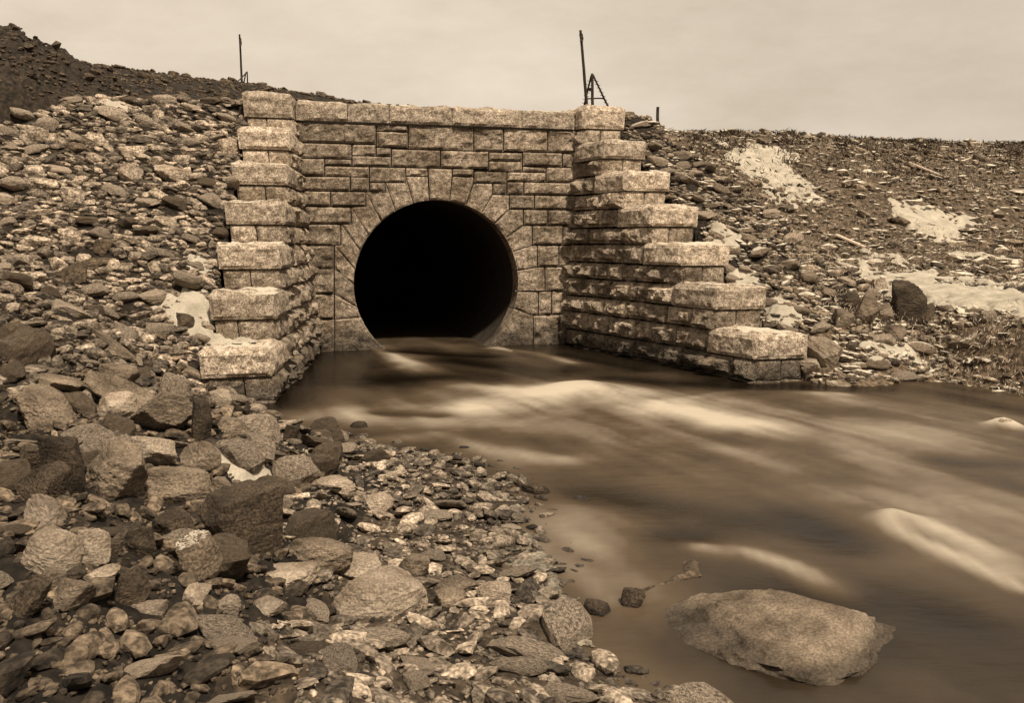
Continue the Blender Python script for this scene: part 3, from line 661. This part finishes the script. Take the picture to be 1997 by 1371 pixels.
H(1960, 842, 44, 24, 'boulder_pale', 'light wet rock at the right edge with water sliding over it', seed=459, rnd=.5, name='rock', cat='rock')
slope_big = [(66, 285, 54, 42, 'rock'), (101, 282, 24, 24, 'rock_pale'), (118, 288, 22, 22, 'rock_pale'), (182, 292, 60, 32, 'rock'), (182, 322, 34, 26, 'rock_pale'), (150, 302, 48, 24, 'rock_dark'),
             (254, 318, 66, 36, 'rock'), (250, 358, 56, 38, 'rock_pale'), (333, 358, 80, 34, 'rock_pale'), (306, 332, 46, 26, 'rock_pale'), (350, 326, 60, 24, 'rock'), (440, 305, 50, 36, 'rock_pale'),
             (62, 350, 50, 32, 'rock'), (84, 380, 60, 34, 'rock'), (140, 400, 56, 34, 'rock'), (320, 450, 60, 30, 'rock_pale'), (140, 480, 70, 30, 'rock'), (205, 500, 46, 34, 'rock_dark'), (250, 480, 46, 26, 'rock_pale'),
             (160, 520, 50, 26, 'rock'), (110, 530, 44, 30, 'rock'), (190, 530, 100, 26, 'rock_dark'), (70, 560, 50, 30, 'rock'), (145, 560, 60, 44, 'rock_dark'), (300, 540, 34, 30, 'rock_pale'), (260, 515, 34, 24, 'rock_pale'), (75, 490, 60, 30, 'rock')]
# individual mid-sized stones
def scatter(n, sampler, rmin, gridr):
    out = []; cells = {}
    def near(x, y, r):
        cx, cy = int(x//gridr), int(y//gridr)
        for i in (-1, 0, 1):
            for j in (-1, 0, 1):
                for (u, v, q) in cells.get((cx+i, cy+j), ()):
                    if math.hypot(u-x, v-y) < (q+r)*rmin: return True
        return False
    for (x, y, q) in occupied: cells.setdefault((int(x//gridr), int(y//gridr)), []).append((x, y, q*.9))
    tries = 0
    while len(out) < n and tries < n*30:
        tries += 1; x, y, r = sampler()
        if r is None or near(x, y, r): continue
        cells.setdefault((int(x//gridr), int(y//gridr)), []).append((x, y, r)); out.append((x, y, r))
    return out
rd = random.Random(3)
def s_left(r0, r1):
    def f():
        a = rd.uniform(-7.5, -.7); b = rd.uniform(-.5, 5.8); X, Y, _ = W(a, b, 0)
        if a > aL(max(b, 0), zr(b)) - .70 and b < 5.3: return 0, 0, None
        if math.hypot(X+11.6, (Y-17.6)*1.15) < 4.75: return 0, 0, None
        return X, Y, rd.uniform(r0, r1)
    return f
def s_right(r0, r1):
    def f():
        b = rd.uniform(-.6, 5.9); a = rd.uniform(5.6, 10.2); X, Y, _ = W(a, b, 0)
        if a < aR(max(b, 0), zr(b)) + .70 or a > 7.35+.5*b: return 0, 0, None
        return X, Y, rd.uniform(r0, r1)
    return f
def s_bank(r0, r1, xmin=-6):
    def f():
        Y = 2.2 + 9.2*rd.random()**1.25; X = rd.uniform(max(xmin, -.62*Y-.3), 1.9)
        d = float(np.interp(Y, xsY, xsX)) - X
        if d < -.12: return 0, 0, None
        return X, Y, rd.uniform(r0, r1)
    return f
cnt = 0
tone_word = {'rock': 'mid-brown', 'rock_pale': 'pale', 'rock_dark': 'dark', 'rock_snow': 'snow-dusted'}
def place_words(kind, X, Y, z, r, mat, shp=''):
    px = CX + X/Y*F; py = HY - z/Y*F; size = ('large ' if r > .2 else 'medium ' if r > .15 else 'small ') + shp
    if kind == 'left':
        row = 'atop the' if py < 250 else 'on the upper' if py < 340 else 'midway down the' if py < 430 else 'on the lower' if py < 530 else 'at the foot of the'
        c = 'near its left edge' if px < 130 else 'left of its centre' if px < 240 else 'right of its centre' if px < 350 else 'beside the wing'
        return '%s %s riprap stone %s left slope, %s' % (size, tone_word[mat], row, c)
    if kind == 'right':
        row = 'level with the top steps' if py < 380 else 'level with the middle steps' if py < 520 else 'level with the lowest steps'
        c = 'close to the right wing' if px < 1150+.95*(py-215) else 'near the right ridge'
        return '%s %s riprap stone %s, %s' % (size, tone_word[mat], row, c)
    row = 'far tip of the' if py < 900 else 'middle of the' if py < 1020 else 'near part of the' if py < 1180 else 'very front of the'
    c = 'far left' if px < 250 else 'left side' if px < 560 else 'on open gravel' if px < 800 else 'by the water'
    return '%s %s cobble, %s near bank, %s' % (size, tone_word[mat], row, c)
for n_, (x, y, ww, hh, mt) in enumerate(slope_big):
    o = hero(x, y, ww, hh, mt, 'large riprap stone set in the left embankment slope', name='riprap_stone', cat='riprap stone', seed=500+n_*7, tilt=(0, rng.uniform(-8, 20), 0), rnd=.15)
    o['label'] = place_words('left', *o.location, .25, mt, 'flat ' if ww > 2*hh else 'chunky ' if ww < 1.4*hh else 'oval ')
    o['group'] = 'riprap stones on the left embankment'

def place_ind(lst, mats, name, label, cat, group, flat=(.35, .6)):
    global cnt
    kind_ = label
    for (X, Y, r) in lst:
        cnt += 1; z = float(ground(X, Y)); m = slope_rot(X, Y, k_=.35).to_4x4() @ Euler((rd.uniform(-.25, .25), rd.uniform(-.2, .45), rd.uniform(-.4, .4))).to_matrix().to_4x4()
        f = rd.uniform(*flat)
        mt_ = rd.choice(mats); ex_ = rd.uniform(1.0, 1.5); stone_obj(name, X, Y, z+.45*r*f, (r*ex_, r*rd.uniform(.6, .85), r*f), m.to_euler(), mt_, rd.randrange(1000), place_words(label, X, Y, z, r, mt_, 'thin ' if f < .36 + .1*(kind_ != 'bank') else 'long ' if ex_ > 1.3 else 'chunky '), cat, group)
place_ind(scatter(150, s_left(.12, .24), .8, .6), ['rock', 'rock', 'rock', 'rock_dark', 'rock_pale'], 'riprap_stone', 'left', 'riprap stone', 'riprap stones on the left embankment')
place_ind(scatter(70, s_right(.12, .2), .8, .6), ['rock_snow', 'rock', 'rock_snow'], 'riprap_stone', 'right', 'riprap stone', 'riprap stones on the right embankment')
place_ind(scatter(90, s_bank(.09, .22), .78, .5), ['rock', 'rock', 'rock_pale', 'rock_dark'], 'cobble', 'bank', 'cobble', 'cobbles on the near bank', (.14, .32))

def s_blocks():
    X, Y, r = s_bank(.13, .25)()
    if r is None or X > -1.15 or Y > 9.5 or Y < 3: return 0, 0, None
    return X, Y, r
def block_words(X, Y, z, r, mt):
    px = CX + X/Y*F; py = HY - z/Y*F
    row = 'behind the layered boulders' if py < 850 else 'among the layered boulders' if py < 1000 else 'near the tent-shaped boulder' if py < 1150 else 'in the front rubble'
    return '%s angular %s block %s, %s' % ('big' if r > .2 else 'middling', tone_word[mt], row, 'far left' if px < 180 else 'left of centre' if px < 360 else 'toward the gravel')
for (X, Y, r) in scatter(42, s_blocks, .72, .6):
    mt_ = rd.choice(['rock', 'rock_dark', 'rock_dark']); z = float(ground(X, Y)); dx_, dz_ = rd.uniform(.9, 1.3), rd.uniform(.55, .85)
    stone_obj('rock', X, Y, z+.28*r, (r*dx_, r*rd.uniform(.7, .9), r*dz_), Euler((rd.uniform(-.3, .3), rd.uniform(-.2, .5), rd.uniform(0, 6))), mt_, rd.randrange(1000), block_words(X, Y, z, r, mt_).replace('angular', 'long angular' if dx_ > 1.17 else 'tall angular' if dz_ > .72 else 'squat angular'), 'rock', 'angular blocks in the lower left')
def rubble(name, lst, temps, mat, label, cat, flat=(.32, .62), lift=.4, yawr=.6, align=True):
    Vs = []; Fs = []; n0 = 0
    XY = np.array([(p[0], p[1]) for p in lst]); z = ground(XY[:, 0], XY[:, 1]); e = .12
    zx = np.clip((ground(XY[:, 0]+e, XY[:, 1])-ground(XY[:, 0]-e, XY[:, 1]))/(2*e), -1, 1)
    zy = np.clip((ground(XY[:, 0], XY[:, 1]+e)-ground(XY[:, 0], XY[:, 1]-e))/(2*e), -1, 1)
    for i, (X, Y, r) in enumerate(lst):
        P, Fc = temps[rd.randrange(len(temps))]; f = rd.uniform(*flat)
        m = np.array((Vector((-zx[i]*.4, -zy[i]*.4, 1)).to_track_quat('Z', 'Y').to_matrix() @ Euler((rd.uniform(-.3, .3), rd.uniform(-.25, .45), rd.uniform(-yawr, yawr))).to_matrix()))
        Q = (P*np.array([r*rd.uniform(.9, 1.6), r*rd.uniform(.55, .85), r*f]))@m.T + np.array([X, Y, z[i]+lift*r*f])
        Vs.append(Q); Fs.append(Fc+n0); n0 += len(P)
    o = mesh(name, np.concatenate(Vs), np.concatenate(Fs), M[mat]); tag(o, label, cat, kind='stuff'); return o
rubble('riprap_rubble', scatter(3400, s_left(.045, .13), .56, .4), T2, 'rock', 'smaller riprap stones packed over the left embankment slope', 'rubble')
rubble('riprap_chips', scatter(4200, s_left(.025, .055), .6, .3), T1, 'rock_dark', 'small stone chips between the riprap of the left embankment', 'rubble')  # dark stone chosen so the gaps look deep in shade
def s_spur():
    a = rd.uniform(-8, -1.4); b = rd.uniform(4.8, 9.5); X, Y, _ = W(a, b, 0)
    if np.interp(Y, xsY, xsX) - X < .1: return 0, 0, None
    return X, Y, rd.uniform(.03, .13)
rubble('spur_rubble', scatter(1700, s_spur, .58, .4), T2, 'rock', 'broken stones between the slabs at the foot of the left slope', 'rubble')
rubble('riprap_rubble', scatter(1500, s_right(.06, .12), .62, .4), T2, 'rock_snow', 'smaller snow-dusted riprap stones over the right embankment slope', 'rubble')
rubble('riprap_chips', scatter(1800, s_right(.03, .06), .6, .3), T1, 'rock_snow', 'small chips between the riprap of the right embankment', 'rubble')
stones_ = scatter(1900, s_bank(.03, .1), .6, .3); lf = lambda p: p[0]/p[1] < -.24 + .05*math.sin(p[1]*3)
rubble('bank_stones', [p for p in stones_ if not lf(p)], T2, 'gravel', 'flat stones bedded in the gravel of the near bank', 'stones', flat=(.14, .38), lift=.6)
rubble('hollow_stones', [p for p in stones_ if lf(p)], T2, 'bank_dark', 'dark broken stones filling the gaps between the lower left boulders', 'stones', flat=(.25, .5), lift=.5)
def s_shallow():
    Y = rd.uniform(4.9, 9.8); X = float(np.interp(Y, xsY, xsX)) + rd.uniform(-.1, .75)**1; return X, Y, rd.uniform(.03, .11)
rubble('shallow_stones', scatter(330, s_shallow, .75, .3), T2, 'gravel', 'wet flat stones showing through the shallows along the near bank', 'stones', flat=(.3, .6), lift=.5)
grit_ = scatter(12000, s_bank(.008, .026), .6, .1)
rubble('bank_gravel', [p for p in grit_ if not lf(p)], T1, 'gravel', 'coarse gravel covering the near bank beside the stream', 'gravel')
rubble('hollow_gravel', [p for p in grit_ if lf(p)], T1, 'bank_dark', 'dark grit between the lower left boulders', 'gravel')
def s_hill():
    k = rd.uniform(.1, .75); Y = rd.uniform(18.5, 36); X = k*Y
    return X, Y, rd.uniform(.04, .13) if rd.random() < .85 else rd.uniform(.12, .25)
rubble('hill_stones', scatter(6400, s_hill, .5, .6), T1, 'rock_snow', 'scattered stones and clods over the hillside on the right', 'stones')
def s_hill_l():
    k = rd.uniform(-.66, .0); Y = rd.uniform(17.4, 26); X = k*Y
    a, b = AB(X, Y)
    if b > -.4: return 0, 0, None
    return X, Y, rd.uniform(.03, .08) if rd.random() < .9 else rd.uniform(.1, .18)
def s_mound():
    X = rd.uniform(-12, -6.6); Y = rd.uniform(14.2, 18)
    if math.hypot(X+11.6, (Y-17.6)*1.15) > 4.8: return 0, 0, None
    return X, Y, rd.uniform(.02, .07) if rd.random() < .93 else rd.uniform(.08, .16)
rubble('mound_clods', scatter(1100, s_mound, .6, .4), T1, 'rock_dark', 'dark clods over the earth mound at top left', 'clods')
rubble('upper_bank_clods', scatter(2600, s_hill_l, .6, .4), T1, 'rock_dark', 'dark clods of earth and stones on the upper bank at left', 'clods')
def s_rb():
    X = rd.uniform(4.2, 9.5); Y = float(np.interp(X, rX, rY)) + rd.uniform(-.1, 5.5)
    a, b = AB(X, Y)
    if a < 7.3+.5*b and b < 5.5: return 0, 0, None
    return X, Y, rd.uniform(.02, .09)
rubble('shore_stones', scatter(1700, s_rb, .6, .3), T1, 'rock_snow', 'small stones strewn along the far right shore', 'stones')
def s_toe():
    t = rd.random(); X = 3.9 + 2.3*t; Y = 13.7 + rd.uniform(-.1, 1.4); return X, Y, rd.uniform(.08, .2)
rubble('toe_rubble', scatter(70, s_toe, .7, .5), T2, 'rock_snow', 'broken rubble at the toe of the right embankment', 'rubble')

# ------------------------------------------------------------------ snow and ice
def patch(px, py, w_, h_, label, name='snow_patch', cat='snow patch', mat='snow', seed=0, th=.1, rot=0, base=None, jag=.9, at_=None):
    pts = [hit(px+dx, py+dy) for dx, dy in ((0, 0), (-w_/2, 0), (w_/2, 0), (0, -h_/2), (0, h_/2))]
    cx, cy = pts[0][0], pts[0][1]
    rx = max(.1, abs(pts[2][0]-pts[1][0])/2); ry = max(.1, min(abs(pts[3][1]-pts[4][1])/2, 3.5))
    cyy = (pts[3][1]+pts[4][1])/2 if abs(pts[3][1]-pts[4][1])/2 < 3.5 else cy
    cx = cx*cyy/cy; cy = cyy
    if px < 700: ry = min(ry, rx)
    if at_: cx, cy, rx, ry = at_
    n = int(np.clip(max(rx, ry)/.035, 24, 110))
    gx = np.linspace(-1.5, 1.5, n*2)*rx+cx; gy = np.linspace(-1.5, 1.5, n*2)*ry+cy; XX, YY = np.meshgrid(gx, gy)
    q = np.hypot((XX-cx)/rx, (YY-cy)/ry)
    f = 1.0 - q + jag*fbm(XX*1.6+seed, YY*1.6, seed, 5)*1.6 + .9*fbm(XX*8+seed, YY*8, seed, 4)
    g = (np.maximum(ground(XX, YY), -9 if base is None else base))
    z = g + np.clip(f, -.3, .45)*th + .004
    V = np.stack([XX, YY, z], -1).reshape(-1, 3); m = 2*n; idx = np.arange(m*m).reshape(m, m)
    Q = np.stack([idx[:-1, :-1], idx[:-1, 1:], idx[1:, 1:], idx[1:, :-1]], -1).reshape(-1, 4)
    keep = f.ravel()[Q].max(1) > -.04; Q = Q[keep]
    if not len(Q): return
    us = np.unique(Q); mpp = np.zeros(len(V), int); mpp[us] = np.arange(len(us))
    o = mesh(name, V[us], mpp[Q], M[mat], smooth=True); tag(o, label, cat); return o
patch(1500, 338, 130, 92, 'bright snow patch high on the right hillside below the skyline', seed=3, th=.24)
patch(1815, 430, 140, 56, 'narrow snow patch halfway down the right hillside', seed=7, th=.24)
patch(1880, 578, 290, 110, 'broad snow field at the foot of the right hillside', seed=11, th=.24, jag=.5)
patch(1725, 535, 130, 60, 'snow tongue beyond the right embankment ridge', seed=15, th=.24)
patch(1900, 500, 140, 12, 'thin streak of snow above the broad snow field', seed=17, th=.12)
patch(1400, 475, 90, 80, 'snow lying between riprap stones beside the right wing', seed=19, th=.15)
patch(1450, 545, 80, 40, 'snow beside the fifth step of the right wing', seed=23, th=.15)
patch(1530, 620, 90, 60, 'snow filling the rubble beyond the sixth right step', seed=27, th=.15)
patch(388, 600, 60, 80, 'upright snow patch left of the sixth step of the left wing', seed=31, th=.14)
patch(430, 668, 130, 46, 'broad snow ledge above the lowest step of the left wing', seed=35, th=.2, jag=.5, at_=(-4.05, 12.1, .62, .34), base=-1.3)
patch(385, 520, 60, 40, 'snow caught between riprap left of the fifth step', seed=37, th=.12)
patch(472, 912, 112, 44, 'snow lying on the gravel bank behind the large dark boulder', seed=41, th=.12, jag=1.0)
patch(445, 1110, 46, 70, 'small snow drift right of the tent-shaped boulder', seed=45, th=.14, jag=.6)
patch(150, 196, 200, 12, 'thin line of snow below the dark mound at top left', seed=47, th=.12, at_=(-6.7, 15.7, .55, .14))
patch(1740, 690, 120, 40, 'snow on the low shore beyond the last right step', seed=49, th=.14)
# shore ice, a thin broken shelf along the bank
gx = np.linspace(-2.6, 1.6, 420); gy = np.linspace(4.2, 10, 460); XX, YY = np.meshgrid(gx, gy)
d = XX - np.interp(YY, xsY, xsX) - .25*fbm(XX*2.3+40, YY*2.3, 3, 4)
f = .02 - np.abs(d-.05)*.55 + .32*fbm(XX*5, YY*5, 5, 5)
f = np.where(YY > 9.6, -1, f)
V = np.stack([XX, YY, -1.995 + np.clip(f, -.05, .08)*.35 + .05*np.clip(f, 0, .1)*fbm(XX*20, YY*20, 1, 3)], -1).reshape(-1, 3)
m1, m0 = XX.shape; idx = np.arange(m0*m1).reshape(m1, m0)
Q = np.stack([idx[:-1, :-1], idx[:-1, 1:], idx[1:, 1:], idx[1:, :-1]], -1).reshape(-1, 4); Q = Q[f.ravel()[Q].min(1) > -.0]
us = np.unique(Q); mpp = np.zeros(len(V), int); mpp[us] = np.arange(len(us))
tag(mesh('shore_ice', V[us], mpp[Q], M['ice'], smooth=True), 'broken shelf of ice along the gravel bank', 'ice', kind='stuff')
def ice_ridge(pts, wd, label, h=.03, mat='ice', name='ice_sheet'):
    P = [on_water(*p) for p in pts]; x0 = min(p[0] for p in P)-.3; x1 = max(p[0] for p in P)+.3; y0 = min(p[1] for p in P)-.3; y1 = max(p[1] for p in P)+.3
    XX, YY = np.meshgrid(np.arange(x0, x1, .008), np.arange(y0, y1, .012)); dd = polydist(XX, YY, P)
    f = 1-dd/wd + 1.6*fbm(XX*6, YY*6, 3, 4); V = np.stack([XX, YY, -2.0+np.clip(f, -.2, 1)*h+.01*fbm(XX*25, YY*25, 1, 2)], -1).reshape(-1, 3)
    m1, m0 = XX.shape; idx = np.arange(m0*m1).reshape(m1, m0)
    Q = np.stack([idx[:-1, :-1], idx[:-1, 1:], idx[1:, 1:], idx[1:, :-1]], -1).reshape(-1, 4); Q = Q[f.ravel()[Q].min(1) > -.1]
    us = np.unique(Q); mpp = np.zeros(len(V), int); mpp[us] = np.arange(len(us))
    tag(mesh(name, V[us], mpp[Q], M[mat], smooth=True), label, name.replace('_', ' '))
ice_ridge([(1352, 1098), (1348, 1120), (1310, 1134), (1265, 1150), (1235, 1165)], .045, 'curved ragged rim of icy gravel in the shallows by the ice-rimmed rock', h=.022, mat='rock_dark', name='gravel_rim')
ice_ridge([(1000, 1100), (1050, 1108), (1080, 1112)], .06, 'broken ice plate off the near bank')

# ------------------------------------------------------------------ derricks, post, planks
def rod(mb, p0, p1, r0, r1=None, n=7, seed=0):
    r1 = r1 or r0; p0 = Vector(p0); p1 = Vector(p1); q = (p1-p0).to_track_quat('Z', 'Y'); V = []; Fc = []; m = 9
    for i in range(m+1):
        t = i/m; r = r0+(r1-r0)*t
        wv = Vector((float(fbm(t*3+seed, seed, 1)), float(fbm(t*3, seed, 5)), 0))*.6*r0 if 0 < i < m else Vector((0, 0, 0))
        for j in range(n):
            th = 2*math.pi*j/n; V.append(p0+(p1-p0)*t + q@(Vector((math.cos(th)*r, math.sin(th)*r, 0))+wv))
    for i in range(m):
        for j in range(n): Fc.append((i*n+j, i*n+(j+1) % n, (i+1)*n+(j+1) % n, (i+1)*n+j))
    Fc.append(list(range(n))[::-1]); Fc.append([m*n+j for j in range(n)])
    mb.add([v[:] for v in V], Fc)
def at(px, py, D): return Vector(((px-CX)/F*D, D, (HY-py)/F*D))
def derrick(D, base, boom, mast, legs, bar, label, pegs=True, th=1.0, dD=.0):
    gp = at(base[0], base[1], D); root = empty('derrick', gp); tag(root, label, 'derrick')
    def part(nm, f):
        mb = MB(); f(mb); mb.V = [v-np.array(gp) for v in mb.V]; o = mb.build(nm, M['wood'], root); return o
    part('boom', lambda m: rod(m, at(*boom[0], D-.15), at(*boom[1], D-.5), .038*th, .028*th, seed=1)
         or rod(m, at(boom[1][0]+1, boom[1][1]+8, D-.5), at(boom[1][0]+2.5, boom[1][1]+22, D-.5), .042*th, .036*th))
    if mast: part('mast', lambda m: rod(m, at(*mast[0], D), at(*mast[1], D), .036*th, .03*th, seed=2) or rod(m, at(mast[1][0]-3, mast[1][1]+28, D-.1), at(mast[1][0]-3, mast[1][1]+34, D-.1), .045, .04))
    for n_, (p0, p1, d0) in enumerate(legs):
        def leg(m):
            rod(m, at(*p0, D+d0), at(*p1, D), .024*th, .02*th, seed=4+n_)
            if pegs:
                A_, B_ = at(*p0, D+d0), at(*p1, D)
                for i in range(1, 12):
                    c = A_.lerp(B_, i/12.5); rod(m, c+Vector((-.06, 0, .015)), c+Vector((.06, 0, -.015)), .006, n=5)
        part('stiff_leg', leg)
    if bar: part('crossbar', lambda m: rod(m, at(*bar[0], D+.3), at(*bar[1], D+.3), .016*th))
D = 20.2
derrick(D, (1150, 235), ((1147, 232), (1132, 58)), ((1155, 236), (1155, 143)), [((1132, 236), (1153, 147), .6), ((1199, 236), (1157, 146), .6)], ((1145, 192), (1179, 191)),
        'timber derrick with long leaning boom and peg-runged legs behind the right end of the portal')
gz = hit(480, 167)
D = 24.4
derrick(D, (472, 170), ((472.5, 172), (467, 66)), None, [((452, 170), (481, 141), -1.2), ((473, 172), (480, 140), .4), ((483, 174), (482, 139), .3)], None,
        'distant timber derrick with a tall thin pole on the left skyline', pegs=False, th=.8)
X, Y, z = hit(1283, 262); Y = 18.5; X = (1283-CX)/F*Y
mb = MB(); rod(mb, (X, Y, 1.9), (X, Y, (HY-208)/F*Y), .034, .03, n=8)
p = mb.build('wooden_post', M['wood']); tag(p, 'short upright wooden post alone on the bank right of the portal', 'post')
def plank(px0, py0, px1, py1, wd, label, mat='board'):
    a_ = Vector(hit(px0, py0)); b_ = Vector(hit(px1, py1)); d = (b_-a_); ln = d.length; up = Vector((0, 0, 1)); s = d.cross(up).normalized(); u = s.cross(d).normalized()
    V = []; 
    for q in (a_, b_):
        for i, j in ((-1, 0), (1, 0), (1, 1), (-1, 1)): V.append((q + s*i*wd/2 + u*(.05+j*.05))[:])
    o = mesh('plank', V, [(0, 3, 2, 1), (4, 5, 6, 7), (0, 1, 5, 4), (1, 2, 6, 5), (2, 3, 7, 6), (3, 0, 4, 7)], M[mat])
    bv = o.modifiers.new('bevel', 'BEVEL'); bv.width = .006; tag(o, label, 'plank')
plank(1628, 464, 1684, 487, .16, 'pale plank lying beyond the right embankment ridge')
plank(1770, 322, 1830, 346, .16, 'weathered plank lying high on the right hillside')
mb = MB(); X, Y, z = hit(1720, 570)
c = Vector((X, Y+.1, z+.12)); w2 = .145; 
block_V = [(sx*w2*(1 if sz < 0 else .85), sy*.045, sz*.13) for sz in (-1, 1) for sx, sy in ((-1, -1), (1, -1), (1, 1), (-1, 1))]
o = mesh('stone_slab', block_V, [(0, 3, 2, 1), (4, 5, 6, 7), (0, 1, 5, 4), (1, 2, 6, 5), (2, 3, 7, 6), (3, 0, 4, 7)], M['rock_pale'])
o.location = c; o.rotation_euler = (R(-14), R(-6), R(8)); bv = o.modifiers.new('bevel', 'BEVEL'); bv.width = .015; bv.segments = 2
tag(o, 'pale squared slab leaning beside the big dark creviced boulder', 'stone slab')

# ------------------------------------------------------------------ scrub and dry grass
def tufts(name, pts, hmin, hmax, n, mat, label, cat, spread=.12, wdt=.012):
    V = []; Fc = []; XY = np.array(pts); Z = ground(XY[:, 0], XY[:, 1])
    for (X, Y), z in zip(pts, Z):
        for i in range(n):
            h = rd.uniform(hmin, hmax); th = rd.uniform(0, 6.28); lean = rd.uniform(.5, 2.2); x = X+rd.gauss(0, spread); y = Y+rd.gauss(0, spread)
            tx, ty = math.cos(th)*lean*h, math.sin(th)*lean*h; wx_, wy_ = -math.sin(th)*wdt, math.cos(th)*wdt; k = len(V)
            V += [(x-wx_, y-wy_, z-.02), (x+wx_, y+wy_, z-.02), (x+tx*.5+wx_*.7, y+ty*.5+wy_*.7, z+h*.65), (x+tx, y+ty, z+h)]
            Fc += [(k, k+1, k+2), (k, k+2, k+3)]
    tag(mesh(name, np.array(V), np.array(Fc), M[mat]), label, cat, kind='stuff')
pts = []
for i in range(900):
    k = rd.uniform(.12, .62); Yc = float(np.interp(k, [-1, -.5, 0, .3, .6, 1], [24, 25, 27, 30, 34, 38])) - rd.random()**2*4; 
    if fbm(k*30, 3, 0, 3) > .0 or rd.random() < .12: pts.append((k*Yc, Yc))
tufts('scrub', pts, .03, .15, 16, 'scrub', 'low dark scrub along the crest of the right hillside', 'scrub', .16, .02)
pts = []
for i in range(5200):
    k = rd.uniform(.2, .7); Y = rd.uniform(14.3, 33); X = k*Y; a, b = AB(X, Y)
    if b > -1 and a < 7.4+.5*b: continue
    if fbm(X*.5, Y*.5, 2, 3) > -.06: pts.append((X, Y))
tufts('dry_grass', pts, .02, .07, 14, 'grass', 'dry matted grass over the right hillside', 'grass', .14, .006)
pts = []
for i in range(1500):
    X = rd.uniform(4.6, 9); Y = float(np.interp(X, rX, rY))+rd.uniform(.2, 3.2)
    pts.append((X, Y))
tufts('shore_grass', pts, .02, .05, 12, 'grass', 'flattened dead grass on the low right shore', 'grass', .1, .004)
